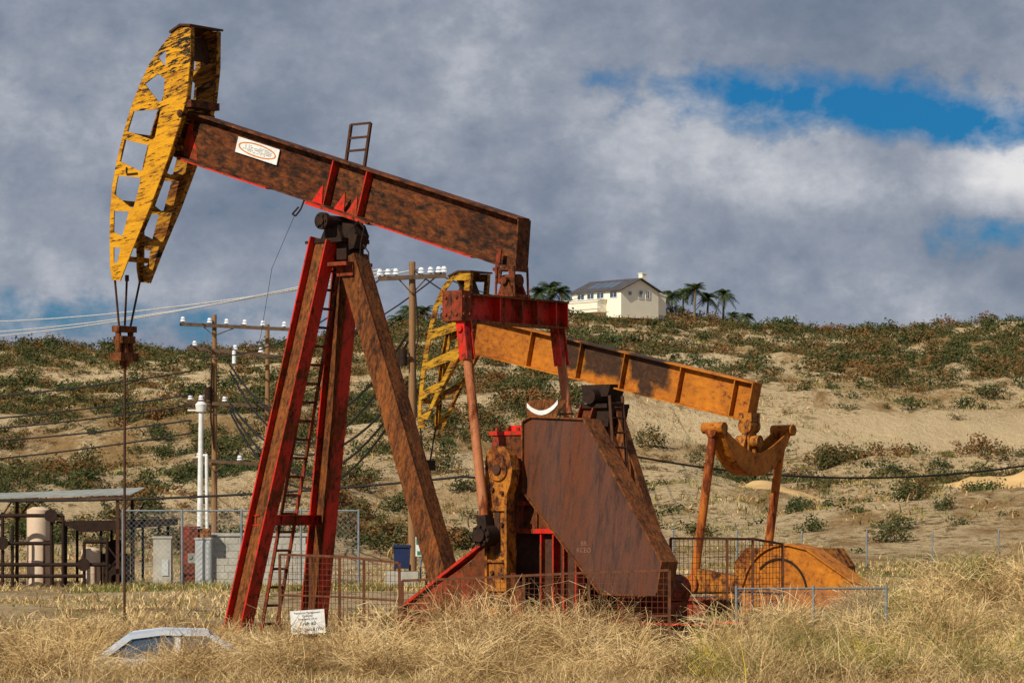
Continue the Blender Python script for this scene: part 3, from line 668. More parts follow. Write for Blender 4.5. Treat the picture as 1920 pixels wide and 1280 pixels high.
# ------------------------------------------------------------------ pump jack 2
K=thing('pumpjack','orange oil pumpjack with patched beam and yellow horse head','pumpjack',(2.125,75,0),(0,0,TH))
A=Vector((-3.9,0,6.60));B=Vector((4.24,0,4.79)); d=(B-A).normalized(); nrm=Vector((-d.z,0,d.x))
if nrm.z<0:nrm=-nrm
mb=MB(); mb.ibeam(A,B,0.90,0.36,nrm,0.035,0.025,0,0)
mb.obox(B+nrm*0.44,B-nrm*0.44,(0,1,0),0.36,0.03,0)
for s_ in (-2.07,-0.6,0.67,2.26,3.75):
    for sg in (-1,1): mb.obox(onb(s_,0.42)+Vector((0,sg*.09,0)),onb(s_,-0.42)+Vector((0,sg*.09,0)),(0,1,0),0.15,0.025)
b2=part('walking_beam',mb,['orangebeam'],K,'orange beam with black painted patches')
h2=[(-4.02,8.08),(-4.31,7.97),(-4.55,7.73),(-4.81,7.28),(-4.97,6.71),(-5.11,6.13),(-5.20,5.7),(-5.25,5.3),(-5.28,4.95),(-5.30,4.7),(-5.31,4.5),(-5.30,4.4),(-5.28,4.34),(-5.11,4.34),(-4.81,4.89),(-4.40,5.53),(-3.98,6.10),(-3.82,6.80),(-3.72,7.44),(-3.66,8.06)]
l2=[[(-4.20,7.90),(-4.53,7.55),(-3.88,7.50),(-3.84,7.88)],[(-4.64,7.32),(-4.86,6.72),(-3.98,6.95),(-3.90,7.32)],[(-4.90,6.50),(-5.02,5.95),(-4.15,6.25),(-4.02,6.70)],[(-5.06,5.75),(-5.15,5.25),(-4.55,5.5),(-4.25,5.98)],[(-5.18,5.05),(-5.21,4.65),(-4.98,4.75),(-4.75,5.2)]]
headassembly(K,h2,l2,0.38,'yellowold',[(-4.5,7.6),(-4.9,6.7),(-5.1,5.9),(-5.2,5.0),(-4.0,6.3)])
mb=MB()
for y_ in (-.3,.3): mb.cyl((-5.3,y_,4.4),(-5.35,y_*.4,3.5),0.02,None,6)
mb.cyl((-5.35,0,0.1),(-5.35,0,3.5),0.025,None,6); mb.box((-5.35,0,3.45),(0.2,0.45,0.25)); part('bridle_cable',mb,['dark'],K)
def leg2(p,q,dep,wid,col):
    mb=MB(); mb.ibeam(p,q,dep,wid,(1,0,0),0.03,0.025); part('samson_leg',mb,[col],K)
leg2((-.1,-.35,4.75),(-1.3,-1.1,-.1),0.4,0.3,'rustred');leg2((-.1,.35,4.75),(-1.3,1.1,-.1),0.4,0.3,'rustred');leg2((.3,0,4.7),(2.0,0,.3),0.34,0.28,'legbrown')
mb=MB(); mb.box((0,0,4.78),(0.9,0.9,0.10)); mb.cyl((0,-.55,5.0),(0,.55,5.0),0.18); mb.prism([(-.35,5.0),(.35,5.0),(.45,5.28),(-.4,5.28)],-.3,.3); mb.prism([(-.25,4.3),(.4,4.3),(.5,4.74),(-.35,4.74)],-.35,.35); part('saddle_bearing',mb,['dark'],K)
ladder('ladder',(1.15,-.5,0.2),(.75,-.5,5.0),0.5,14,K,'darkrust')
YX=4.12; YW=1.40
mb=MB(); n=20
for x0,x1 in ((YX-.22,YX-.19),(YX+.19,YX+.22),(YX-.18,YX+.18)):
    vs=[]
    rib=(x1-x0)>.1
    for i in range(n+1):
        a=-1+2*i/n; y_=(YW+.02)*a; bot=3.12+1.0*abs(a)**2.3; top=3.62+0.62*abs(a)**1.5; top=max(top,bot+.10)
        if rib: top=bot+.03
        for x_ in (x0,x1): vs+= [(x_,y_,bot),(x_,y_,top)]
    fs=[]
    for i in range(n):
        b=i*4; fs+=[(b,b+1,b+5,b+4),(b+2,b+6,b+7,b+3),(b+1,b+3,b+7,b+5),(b,b+4,b+6,b+2)]
    fs+=[(0,2,3,1),(n*4,n*4+1,n*4+3,n*4+2)]
    mb.add(vs,fs)
for y_ in (-YW,YW): mb.cyl((YX-.28,y_,4.18),(YX+.28,y_,4.18),0.13)
mb.box((YX,0,3.45),(.36,.06,.55)); mb.box((YX,-.35,3.42),(.36,.04,.45)); mb.box((YX,.35,3.42),(.36,.04,.45))
part('equalizer_yoke',mb,['orange'],K)
mb=MB(); mb.cyl((YX,-.2,4.25),(YX,.2,4.25),0.18); mb.box((YX,0,3.9),(0.2,0.3,0.7)); mb.box((YX,0,4.45),(0.35,0.35,0.2)); mb.cyl((YX-.3,0,3.9),(YX+.3,0,3.9),.14); mb.obox((YX,-.3,3.7),(YX,-.1,4.2),(1,0,0),.1,.06); mb.obox((YX,.3,3.7),(YX,.1,4.2),(1,0,0),.1,.06); part('tail_bearing',mb,['crank'],K)
for y_,xb,zb in ((-YW,3.56,.7),(YW,3.62,.9)):
    mb=MB(); mb.cyl((YX-.02,y_,4.1),(xb,y_,zb),0.10); mb.cyl((YX-.02,y_-.12,4.12),(YX-.02,y_+.12,4.12),0.15); mb.cyl((xb,y_-.15,zb),(xb,y_+.15,zb),0.2); part('pitman_arm',mb,['orangepipe'],K)
y0,y1=-1.5,-1.2
mb=MB(); pts=[(5.0,-0.0),(5.0,0.60)]
for i in range(9): 
    a=R_(165-80*i/8); pts.append((6.15+1.1*math.cos(a),.52+1.08*math.sin(a)))
pts+=[(6.72,1.50),(8.41,0.50),(8.63,0.2),(8.55,-.05)]
mb.prism(pts,y0-.12,y1+.06,0)
for i in range(1,len(pts)-2): mb.obox((pts[i][0],y0+.12,pts[i][1]),(pts[i+1][0],y0+.12,pts[i+1][1]),(0,1,0),.6,.04)
cw=part('counterweight',mb,['orange'],K)
mb=MB(); n=18; yo=y0-.13
for i in range(n):
    a0=R_(135-125*i/n);a1=R_(135-125*(i+1)/n)
    mb.obox((6.0+.72*math.cos(a0),yo,.50+.78*math.sin(a0)),(6.0+.72*math.cos(a1),yo,.50+.78*math.sin(a1)),(0,1,0),0.03,0.045)
part('bolt_slot',mb,['dark'],cw)
for y0,y1 in ((-1.5,-1.2),(1.2,1.5)):
    mb=MB(); mb.obox((3.6,(y0+y1)/2,.8),(5.6,(y0+y1)/2,0.5),(0,1,0),0.26,0.5); mb.cyl((5.0,y0-.02,.6),(5.0,y1+.02,.6),.32,None,18); part('crank',mb,['crank'],K)
mb=MB(); mb.prism([(4.2,.4),(4.2,1.2),(4.5,1.5),(6.2,1.5),(6.5,1.1),(6.5,.4)],-.7,.7,0); mb.cyl((5.0,-1.2,.75),(5.0,1.2,.75),.2); part('gearbox',mb,['crank'],K)
mb=MB()
for y_ in (-.62,.62): mb.ibeam((-2.0,y_,0.15),(8.0,y_,0.15),0.36,0.28,UP,0.03,0.03)
for x_ in (-1.9,0,2,4,6,7.9): mb.box((x_,0,0.17),(0.2,1.2,0.25))
part('base_skid',mb,['rustred'],K)

# ------------------------------------------------------------------ guard railings / fences
def mesh_panel(name,pts,zt,zb,mat,label,cat,step=0.1,th=0.007,pr=0.025,group=None):
    o_=Vector((pts[0][0],pts[0][1],0))
    T=thing(name,label,cat,o_,group=group)
    mbw=MB()
    for (x,y),z in zip(pts,zt):
        g_=h1(x,y)-0.1 if zb is None else zb
        m1=MB(); m1.obox(Vector((x,y,g_))-o_,Vector((x,y,z))-o_,(1,0,0),pr*2,pr*2); part('fence_post',m1,[mat],T)
    for i in range(len(pts)-1):
        a=Vector((*pts[i],0));b=Vector((*pts[i+1],0)); z0,z1=zt[i],zt[i+1]; base=(h1(a.x,a.y)+.08) if zb is None else zb+.1
        for za,zb_,k_ in ((z0,z1,1.6),((z0+base)/2,(z1+base)/2,1.3),(base,base,1.3)):
            m1=MB(); m1.obox(Vector((a.x,a.y,za))-o_,Vector((b.x,b.y,zb_))-o_,(0,0,1),pr*k_,pr*k_); part('fence_rail',m1,[mat],T)
        L_=(b-a).length; n=int(L_/step); dv=(b-a)/L_
        for k_ in range(1,n):
            c=a+(b-a)*(k_/n); z_=z0+(z1-z0)*k_/n; mbw.obox(Vector((c.x,c.y,base))-o_,Vector((c.x,c.y,z_))-o_,dv,th,th)
        m_=int((min(z0,z1)-base)/step)
        for k_ in range(1,m_+1):
            z_=base+k_*step
            if z_<min(z0,z1): mbw.obox(Vector((a.x,a.y,z_))-o_,Vector((b.x,b.y,z_))-o_,(0,0,1),th,th)
    part('wire_mesh',mbw,[mat],T)
def chain_panel(name,pts,zt,mat,label,cat,step=0.15,th=0.012,pr=0.03,group=None):
    o_=Vector((pts[0][0],pts[0][1],0)); T=thing(name,label,cat,o_,group=group)
    mbw=MB()
    for x,y in pts:
        m1=MB(); m1.cyl(Vector((x,y,h1(x,y)-.1))-o_,Vector((x,y,zt+.05))-o_,pr,None,8); part('fence_post',m1,[mat],T)
    for i in range(len(pts)-1):
        a=Vector((*pts[i],0));b=Vector((*pts[i+1],0)); base=max(h1(a.x,a.y),h1(b.x,b.y))+.05; hgt=zt-base; L_=(b-a).length;dv=(b-a)/L_
        m1=MB(); m1.cyl(Vector((a.x,a.y,zt))-o_,Vector((b.x,b.y,zt))-o_,pr*.8,None,6); part('fence_rail',m1,[mat],T)
        n=int((L_+hgt)/step)
        for k_ in range(n):
            u=k_*step
            for flip in (0,1):
                u0,v0,u1,v1=u,0,u-hgt,hgt
                if u0>L_: v0=u0-L_;u0=L_
                if u1<0: v1=hgt+u1;u1=0
                if v1<=v0: continue
                if flip: u0,u1=L_-u0,L_-u1
                p=a+dv*u0;q=a+dv*u1
                mbw.obox(Vector((p.x,p.y,base+v0))-o_,Vector((q.x,q.y,base+v1))-o_,(dv.y,-dv.x,0),th,th)
    part('chain_link_mesh',mbw,[mat],T)
RG='rusty guard railings round the pumpjacks'
mesh_panel('guard_railing',[(-4.18,57.6),(-3.6,57.1),(-3.05,56.6),(-2.6,56.2),(-1.96,55.7)],[1.54,1.53,1.52,1.48,1.42],None,'fencerust','rusty wire mesh railing beside the red pumpjack legs','railing',group=RG)
mesh_panel('guard_railing',[(-1.90,55.5),(-.9,55.1),(0.2,54.7),(1.3,54.2),(2.64,53.7)],[1.12,1.16,1.22,1.28,1.33],-0.3,'fencerust','long rusty wire mesh railing before the belt guard','railing',group=RG)
mesh_panel('guard_railing',[(2.80,56.5),(3.85,57.3),(4.35,57.8),(4.95,58.5)],[1.84,1.83,1.82,1.72],-0.2,'fencerust','tall rusty wire mesh railing next to counterweights','railing',group=RG)
chain_panel('chain_link_fence',[(3.82,54.5),(5.15,54.7),(6.42,54.9)],1.0,'galv','low galvanised chain link fence in dry grass','fence',0.08,0.005,0.025)
chain_panel('chain_link_fence',[(-11.8,97),(-10.0,97),(-8.2,97),(-6.4,97),(-4.65,97)],2.35,'galv','tall galvanised chain link fence round the yard','fence',0.16,0.006,0.035)
for i in range(13):
    x=4+i*2.6;y=132-i*.5
    mb=MB(); mb.cyl((0,0,-.1),(0.02,0,1.5),0.035,None,6); mb.cyl((0.02,0,1.5),(0.02,0,1.56),0.045,.02,6)
    o=obj('fence_post',mb.mesh('fence_post',[M['galv']]),None,(x,y,h1(x,y))); tag(o,'thin grey metal fence post at the hill foot','fence post','fence posts at the hill foot')

T=thing('sign','white well identification sign fixed to a railing','sign',(-3.62,56.75,0.36),(0,R_(-4),R_(-8)))
mb=MB(); mb.box((0,0,0),(0.62,0.015,0.42)); part('sign_board',mb,['white'],T)
def tx(txt,sz,z,mat='signtext'): obj('sign_lettering',text_mesh('sign_lettering',txt,sz,M[mat]),T,(0,-0.012,z))
tx('Resource Management',0.052,0.165,'faded');tx('Operator',0.05,0.11,'faded');tx('Emergency 24 hr',0.05,0.055,'faded');tx('Kraft #2',0.085,-0.03);tx('Sec 2  T4N R17W',0.075,-0.14)

# ------------------------------------------------------------------ yard
def gz(x,y): return h1(x,y)
T=thing('open_shed','open metal shed with slanted weathered tin roof','shed',(-16.5,101,0))
mb=MB(); vs=[];n=80
for i in range(n+1):
    x=-4.5+9.2*i/n; z_=0.008*math.sin(i*2.1)
    vs+=[(x,-2.2,2.70+.03*x+z_),(x,2.0,2.92+.04*x+z_)]
mb.add(vs,[(2*i,2*i+2,2*i+3,2*i+1) for i in range(n)]); mb.obox((-4.5,-2.15,2.52),(4.7,-2.15,2.78),(0,1,0),0.05,0.06,1)
part('shed_roof',mb,['tin','darkrust'],T)
for x in (-3.4,.6,4.3):
    for y in (-2.0,1.8):
        m1=MB(); m1.obox((x,y,0),(x,y,2.68),(1,0,0),0.1,0.1); m1.obox((x,y,2.0),(x+.4,y,2.6),(0,1,0),.05,.05); part('shed_post',m1,['darkrust'],T)
m1=MB(); m1.obox((-4,-2.0,1.9),(.55,-2.0,1.9),(0,1,0),.08,.14); part('shed_rail',m1,['dark'],T)
def tank(x,y,r,h,mat,label,name='storage_tank'):
    T=thing(name,label,'tank',(x,y,gz(x,y)))
    mb=MB(); mb.cyl((0,0,0),(0,0,h),r,None,28); mb.cyl((0,0,h),(0,0,h+.12*r+.05),r,r*.5,28)
    part('tank_shell',mb,[mat],T)
    mb=MB(); mb.cyl((0,0,h*.33),(0,0,h*.33+.04),r*1.03,None,28);part('tank_band',mb,[mat],T)
    mb=MB(); mb.tube([(r*.6,-r*.9,0.1),(r*.6,-r*.9,h*.6),(r*1.4,-r*.9,h*.6),(r*1.4,-r*.9,0)],0.035)
    part('tank_pipe',mb,['darkrust'],T)
tank(-14.65,99,0.36,2.35,'beige','tall beige cylindrical tank under the tin shed')
tank(-13.1,99.5,0.30,1.1,'beige','short beige tank beside black pipework')
tank(-16.2,98.5,0.20,1.5,'beige','narrow beige vessel with rusty pipes beside it')
T=thing('barrel','yellow plastic barrel standing on the yard ground','barrel',(-15.75,96.5,gz(-15.75,96.5)))
mb=MB(); mb.cyl((0,0,0),(0,0,.6),.24,.26,20); mb.cyl((0,0,.6),(0,0,.68),.26,.2,20); part('barrel_body',mb,['yellowplastic'],T)
mb=MB(); mb.cyl((.1,0,.68),(.1,0,.72),.04); part('barrel_cap',mb,['dark'],T)
T=thing('pipework','dark rusty pipework with valves beside the tanks','pipes',(-14,98,0))
mb=MB()
for x,h in ((-1.6,2.3),(-1.3,1.9),(-.1,2.2),(.25,2.2),(.9,1.4),(1.6,1.5),(-2.3,1.2)): mb.cyl((x,0,0),(x,0,h),.05)
for z_,x0,x1 in ((2.2,-2.4,.25),(1.35,-1.6,-.1),(.7,-2.4,1.6),(1.4,.9,1.6),(0.35,-2.3,.9)): mb.cyl((x0,0,z_),(x1,0,z_),.06)
part('pipe_run',mb,['dark'],T)
for x,z_ in ((-.1,2.2),(-1.6,1.35),(.9,.7)):
    mb=MB(); mb.cyl((x,-.12,z_),(x,.12,z_),.14,None,12); mb.cyl((x,-.2,z_),(x,-.12,z_),.2,None,12); part('valve',mb,['dark'],T)
T=thing('canopy','low dark canopy on thin posts above equipment','canopy',(-12.4,101,0))
mb=MB(); mb.prism([(-1.8,2.02),(1.7,2.10),(1.7,1.90),(-1.0,1.68)],-1.5,1.5); part('canopy_roof',mb,['dark'],T)
for x in (-1.5,-.4,.6,1.4):
    for y in (-1.3,1.3):
        m1=MB(); m1.obox((x,y,0),(x,y,1.95),(1,0,0),.08,.08); m1.box((x,y,.02),(.2,.2,.04)); part('canopy_post',m1,['dark'],T)
mb=MB(); mb.obox((-.4,-1.3,1.5),(.6,-1.3,.2),(0,1,0),.05,.05);mb.obox((-.4,-1.3,.2),(.6,-1.3,1.5),(0,1,0),.05,.05); part('canopy_brace',mb,['dark'],T)
mb=MB(); mb.box((-.1,0,.55),(.8,.8,.9)); mb.cyl((-.1,-.5,1.2),(-.1,.5,1.2),.25); part('pump_unit',mb,['dark'],T)
T=thing('block_building','small flat grey concrete block building behind the fence','building',(-8.4,101,0))
mb=MB(); 
for r_ in range(7):
    for c_ in range(8): mb.box((-.98+.42*c_-.2+(.21 if r_%2 else 0)*.5,-1.2,.11+.22*r_),(.41,.2,.21))
mb.box((.5,0,.78),(3.2,2.2,1.56)); part('wall',mb,['concrete'],T)
mb=MB(); mb.box((.5,0,1.60),(3.5,2.7,.08)); part('roof_slab',mb,['concrete'],T)
T=thing('concrete_pillar','weathered concrete pillar block inside the fenced yard','pillar',(-10.8,99,0))
mb=MB(); mb.box((0,0,.75),(.55,.5,1.5)); mb.box((0,0,1.53),(.62,.56,.06)); part('pillar_body',mb,['concrete'],T)
mb=MB(); mb.box((.1,-.27,.6),(.2,.03,.5)); part('hatch',mb,['greypaint'],T)
T=thing('electrical_cabinet','grey steel electrical cabinet with small meter box','cabinet',(-9.45,98,0))
mb=MB(); mb.box((0,0,.8),(.46,.5,1.35)); mb.box((0,0,1.5),(.52,.56,.05)); mb.box((0,0,.06),(.5,.54,.14)); part('cabinet_body',mb,['greypaint'],T)
mb=MB(); mb.box((0,-.26,.8),(.38,.02,1.15)); part('cabinet_door',mb,['greypaint'],T)
mb=MB(); mb.box((-.35,0,.9),(.24,.2,.3)); mb.cyl((-.4,-.1,.95),(-.4,-.14,.95),.07); part('meter_box',mb,['tin'],T)
T=thing('equipment_box','rusty brown equipment box with orange top','cabinet',(-10.0,99.3,0))
mb=MB(); mb.box((0,0,.9),(.55,.5,1.8)); mb.box((0,0,1.84),(.62,.56,.06)); part('box_body',mb,['rustred'],T)
mb=MB(); mb.box((.45,0,1.6),(.4,.3,.4)); mb.box((.45,-.16,1.6),(.3,.02,.3)); part('junction_box',mb,['crank'],T)
T=thing('vent_pole','tall white pipe pole with round capped top','pole',(-10.75,110,gz(-10.75,110)))
mb=MB(); mb.cyl((0,0,0),(.06,0,5.7),.11,.08,12); mb.cyl((.28,0,0),(.25,0,4.2),.06,None,10); mb.cyl((.06,0,4.2),(.28,0,4.2),.05); part('pole_tube',mb,['white'],T)
mb=MB(); mb.cyl((.06,0,5.7),(.06,0,5.95),.16,.2,14); mb.cyl((.06,0,5.95),(.06,0,6.05),.2,.1,14); mb.box((-.2,0,5.75),(.4,.05,.05)); part('cap',mb,['white'],T)
T=thing('wheelie_bin','dark blue plastic wheeled rubbish bin in the yard','bin',(-3.35,97.5,gz(-3.35,97.5)+.5))
mb=MB(); mb.prism([(-.22,.08),(-.25,.72),(.25,.72),(.22,.08)],-.25,.27); part('bin_body',mb,['blueplastic'],T)
mb=MB(); mb.prism([(-.28,.72),(-.25,.80),(.25,.80),(.29,.72)],-.29,.30); part('bin_lid',mb,['blueplastic'],T)
for x in (-.23,.23):
    mb=MB(); mb.cyl((x-.03,.27,.1),(x+.03,.27,.1),.1); part('bin_wheel',mb,['tyre'],T)
T=thing('equipment_plinth','low concrete plinth carrying the blue bin','plinth',(-3.35,97.6,0))
mb=MB(); mb.box((0,0,.25),(1.0,1.0,.5)); mb.box((0,0,.06),(1.14,1.14,.12)); part('plinth_body',mb,['concrete'],T)
T=thing('notice_sign','white and green notice board on a thin post','sign',(-2.82,98.5,0.2))
mb=MB(); mb.box((0,0,1.05),(.3,.03,.6)); part('notice_board',mb,['white'],T)
mb=MB(); mb.box((0,-.02,1.2),(.26,.01,.18)); part('notice_panel',mb,['greensign'],T)
mb=MB(); mb.box((0,-.02,.85),(.2,.01,.12)); part('notice_panel',mb,['greensign'],T)
mb=MB(); mb.cyl((0,.04,-.3),(0,.04,1.3),.03); part('notice_post',mb,['galv'],T)

# ------------------------------------------------------------------ utility poles
def pole(x,y,h,arms,label,r=.15,rotz=0,extras=None):
    T=thing('utility_pole',label,'utility pole',(x,y,gz(x,y)-.1),(0,0,rotz),group='wooden utility poles')
    mb=MB(); mb.cyl((0,0,0),(0,0,h),r,r*.7,12); part('pole_shaft',mb,['wood'],T)
    for (z_,x0,x1,tilt,ins) in arms:
        mb=MB(); mb.obox((x0,-.2,z_),(x1,-.2,z_+tilt),(0,1,0),.12,.16); mb.obox((x0*.4,-.17,z_),(0,-.17,z_-.55),(0,1,0),.03,.05); mb.obox((x1*.4,-.17,z_),(0,-.17,z_-.55),(0,1,0),.03,.05)
        part('crossarm',mb,['woodarm'],T)
        if ins:
            for xi in ins:
                mb=MB()
                t=(xi-x0)/(x1-x0); zz=z_+tilt*t+.06
                mb.cyl((xi,-.2,zz),(xi,-.2,zz+.26),.045,None,8); mb.cyl((xi,-.2,zz+.08),(xi,-.2,zz+.15),.14,.11,10); mb.cyl((xi,-.2,zz+.19),(xi,-.2,zz+.29),.12,.07,10)
                part('insulator',mb,['ceramic'],T)
    if extras: extras(T)
def exA(T):
    mb=MB(); mb.tube([(0.1,-.2,11),(0.25,-.25,9),(0.1,-.2,8.4),(.18,-.2,6)],.03); part('cable_drop',mb,['dark'],T)
    mb=MB(); mb.cyl((-.35,-.2,7.9),(-.35,-.2,8.5),.16); mb.box((-.15,-.2,8.2),(.3,.1,.1)); part('transformer',mb,['dark'],T)
pole(-3.74,120,11.8,[(11.15,-1.28,1.28,.12,(-1.2,-.9,-.6,.35,.7,1.0,1.2))],'tall wooden utility pole with one insulator crossarm',.17,0,exA)
def exB(T):
    mb=MB(); mb.tube([(-.1,-.2,9),(-.15,-.25,6.5),(0,-.2,5)],.05); part('cable_drop',mb,['dark'],T)
    mb=MB(); mb.cyl((-.27,-.25,7.3),(-.27,-.25,7.9),.17); mb.box((-.1,-.2,7.6),(.3,.1,.1)); part('transformer',mb,['dark'],T)
    mb=MB(); mb.cyl((.95,-.25,9.0),(.95,-.25,9.6),.10);mb.cyl((.95,-.25,9.6),(.95,-.25,9.75),.04); part('fuse_cutout',mb,['ceramic'],T)
pole(-13.95,150,11.3,[(10.85,-1.6,3.55,-.25,(-1.45,-.2,.6,1.45,2.3,3.3)),(9.75,-1.25,3.2,-.45,(-.9,1.0,2.2)),(7.2,-1.2,2.6,-.2,(-1.1,-.6,.5)),(4.5,-1.0,2.1,-.2,(-.7,1.2))],'wooden utility pole with four crossarms and transformer',.15,0,exB)
pole(-11.5,150.5,10.9,[],'plain wooden utility pole sharing crossarms with its neighbour',.14)
def wire(p,q,sag,r=.02,mat='wire',n=16,label='thin black overhead cable strung between poles'):
    p=Vector(p);q=Vector(q);pts=[]
    for i in range(n+1):
        t=i/n; c=p+(q-p)*t; c.z-=sag*4*t*(1-t); pts.append(c-p)
    mb=MB(); mb.tube(pts,r,5)
    o=obj('power_line',mb.mesh('power_line',[M[mat]]),None,p); tag(o,label,'power line','overhead power lines')
for dz,xx in ((0,-1.2),(-.0,-.6),(.05,.35)):
    wire((-3.74+xx,119.8,11.4),(-60,260,18.2+dz*8+xx),1.6,.035,'wirelight',label='bright overhead cable running to the wooden pole')
for z0,z1,sg in ((9.0,8.5,.5),(7.5,7.4,.3),(7.3,6.9,.4),(6.9,6.2,.4),(5.5,5.6,.4)):
    wire((-15,149.7,z1+.4),(-45,165,z0-1.0),sg+.3,.04)
for z0,sg in ((9.2,3.0),(8.9,3.6),(7.4,2.6),(7.2,3.2),(7.0,3.6)):
    wire((-13.2,149.7,z0),(-3.9,120,z0-.2),sg,.05)
wire((-3.6,119.8,11.3),(3,210,15),1.0,.03); wire((-3.0,119.8,11.3),(6,260,20),1.0,.03)
wire((-2.6,119.8,11.3),(-12.5,150,9.5),.9,.03);wire((-4.6,119.8,11.3),(-14.5,150,9.6),.9,.03)
wire((-20,92,2.75),(-1.4,90,3.3),.35,.035);wire((-1.4,90,3.3),(3.3,90,3.9),.25,.035)
wire((3.3,90,3.9),(18,96,4.2),.75,.03)

# ------------------------------------------------------------------ house
hx,hy=14.9,462; hz=31.7
T=thing('house','cream stucco hilltop house with dark solar roof and chimney','house',(hx,hy,hz),(0,0,R_(-50)))
T.scale=(.88,.88,.92)
Lh,Wh,e,rd=12.0,8.2,2.45,4.2
mb=MB()
vs=[]
for x in (-Lh/2,Lh/2): vs+=[(x,-Wh/2,-1.8),(x,Wh/2,-1.8),(x,Wh/2,e),(x,0,rd),(x,-Wh/2,e)]
mb.add(vs,[(0,1,2,3,4),(9,8,7,6,5),(0,4,9,5),(1,6,7,2),(0,5,6,1)]); part('wall',mb,['cream'],T)
mb=MB()
for sg in (-1,1): mb.obox((-Lh/2-.5,sg*(Wh/4+.15),(e+rd)/2+.07),(Lh/2+.5,sg*(Wh/4+.15),(e+rd)/2+.07),(0,sg*(Wh/2+.3),-(rd-e)*1.07),math.hypot(Wh/2+.7,rd-e),.14)
rf=part('roof',mb,['roof'],T)
sl=Vector((0,Wh/2,-(rd-e))).normalized()
for i in range(4):
    mb=MB(); mb.obox((-3.5+i*1.7,-Wh/4,(e+rd)/2+.2),(-2.0+i*1.7,-Wh/4,(e+rd)/2+.2),(0,-sl.y,sl.z),2.6,.06); mb.obox((-3.5+i*1.7,-Wh/4,(e+rd)/2+.17),(-2.0+i*1.7,-Wh/4,(e+rd)/2+.17),(0,-sl.y,sl.z),2.7,.05); part('solar_panel',mb,['glass'],rf)
mb=MB(); mb.box((Lh/2-2.0,2.4,rd-.2),(.9,.9,2.6)); mb.box((Lh/2-2.0,2.4,rd+1.15),(1.05,1.05,.15)); part('chimney',mb,['cream'],rf)
mb=MB(); mb.box((Lh/2-3.5,Wh/2+1.3,.5),(5,2.6,3.2)); mb.obox((Lh/2-6.2,Wh/2+1.35,2.25),(Lh/2-.85,Wh/2+1.35,2.25),(0,1,-.22),2.9,.16); part('side_wing',mb,['cream'],T)
mb=MB(); mb.box((-1.5,-Wh/2-1.0,.1),(8.0,2.0,1.9)); mb.obox((-5.7,-Wh/2-1.0,1.12),(2.7,-Wh/2-1.0,1.12),(0,1,0),2.3,.12); part('front_wing',mb,['cream'],T)
def window(x,y,z,w,h,face):
    wd=obj('window',None,T,(x,y,z))
    a=MB();b=MB()
    if face=='side':
        a.box((0,0,0),(w,.06,h)); 
        b.box((0,-.03,h/2),(w+.2,.08,.1));b.box((0,-.03,-h/2),(w+.2,.08,.1));b.box((-w/2,-.03,0),(.1,.08,h-.1));b.box((w/2,-.03,0),(.1,.08,h-.1));b.box((0,-.04,0),(.06,.06,h-.1))
    else:
        a.box((0,0,0),(.06,w,h)); b.box((.03,0,h/2),(.08,w+.2,.1));b.box((.03,0,-h/2),(.08,w+.2,.1));b.box((.03,-w/2,0),(.08,.1,h-.1));b.box((.03,w/2,0),(.08,.1,h-.1));b.box((.04,0,0),(.06,.06,h-.1))
    part('window_glass',a,['glass'],wd);part('window_frame',b,['white'],wd)
for x in (-3.8,-1.4,1.0,4.2): window(x,-Wh/2-.02,1.78,1.7,.9,'side')
for y in (0.2,1.7): window(Lh/2+.02,y,1.9,.8,1.2,'end')
window(Lh/2+.02,-2.2,2.0,.7,.6,'end')
mb=MB(); mb.obox((-5.0,-6.4,.9),(3.5,-6.4,.9),(0,1,0),.06,.08)
for i in range(18): mb.obox((-5.0+i*.5,-6.4,-.6),(-5.0+i*.5,-6.4,.9),(1,0,0),.04,.04)
mb.obox((-5.0,-6.4,-.2),(3.5,-6.4,-.2),(0,1,0),.06,.08)
part('balcony_railing',mb,['white'],T)
T=thing('garden_wall','low white garden wall beside the hilltop house','wall',(21.2,466,30.7))
mb=MB(); mb.box((0,0,.3),(2.0,.3,1.9)); mb.box((0,0,1.29),(2.2,.4,.1)); part('wall_body',mb,['cream'],T)

# ------------------------------------------------------------------ palms
def palm_mesh(seed,droop=1.0,rad=1.5,nf=34):
    r=random.Random(seed); mb=MB()
    for k_ in range(nf):
        a=r.uniform(0,6.28); el=r.uniform(-.45,1.35); L=rad*r.uniform(.75,1.1)
        pts=[];n=7
        for i in range(n+1):
            t=i/n; rr=L*t*math.cos(el*(1-.3*t)); z_=L*(math.sin(el)*t-0.62*droop*t*t)
            pts.append(Vector((math.cos(a)*rr,math.sin(a)*rr,z_)))
        sd=Vector((-math.sin(a),math.cos(a),0))
        for i in range(n):
            p,q=pts[i],pts[i+1]; w=.38*math.sin(math.pi*(i+.8)/(n+1))*rad/1.5+.05
            for sg in (-1,1):
                for f in (0,.5):
                    c0=p+(q-p)*f;c1=p+(q-p)*(f+.46); tip=(c0+c1)/2+sd*sg*w+(q-p)*.5+Vector((0,0,-w*.5))
                    mb.add([c0,c1,tip],[(0,1,2)])
    return mb.mesh('palm_crown',[M['palm']])
pm=[palm_mesh(i,.9+.1*i,1.7) for i in range(3)]
def palm(x,y,h,s,k_,lean=0):
    z=gz(x,y)-.1; T=thing('palm_tree','dark green fan palm standing on the hill crest','palm tree',(x,y,z),(0,0,random.uniform(0,6)),group='palm trees on the hill crest')
    mb=MB(); p=[Vector((lean*t*t,0,h*t)) for t in (0,.25,.5,.75,1)]
    for i in range(4): mb.cyl(p[i],p[i+1],.2-.02*i,.18-.02*i,9)
    part('trunk',mb,['trunk'],T); o=obj('crown',pm[k_%3],T,(lean,0,h)); o.scale=(s,s,s)
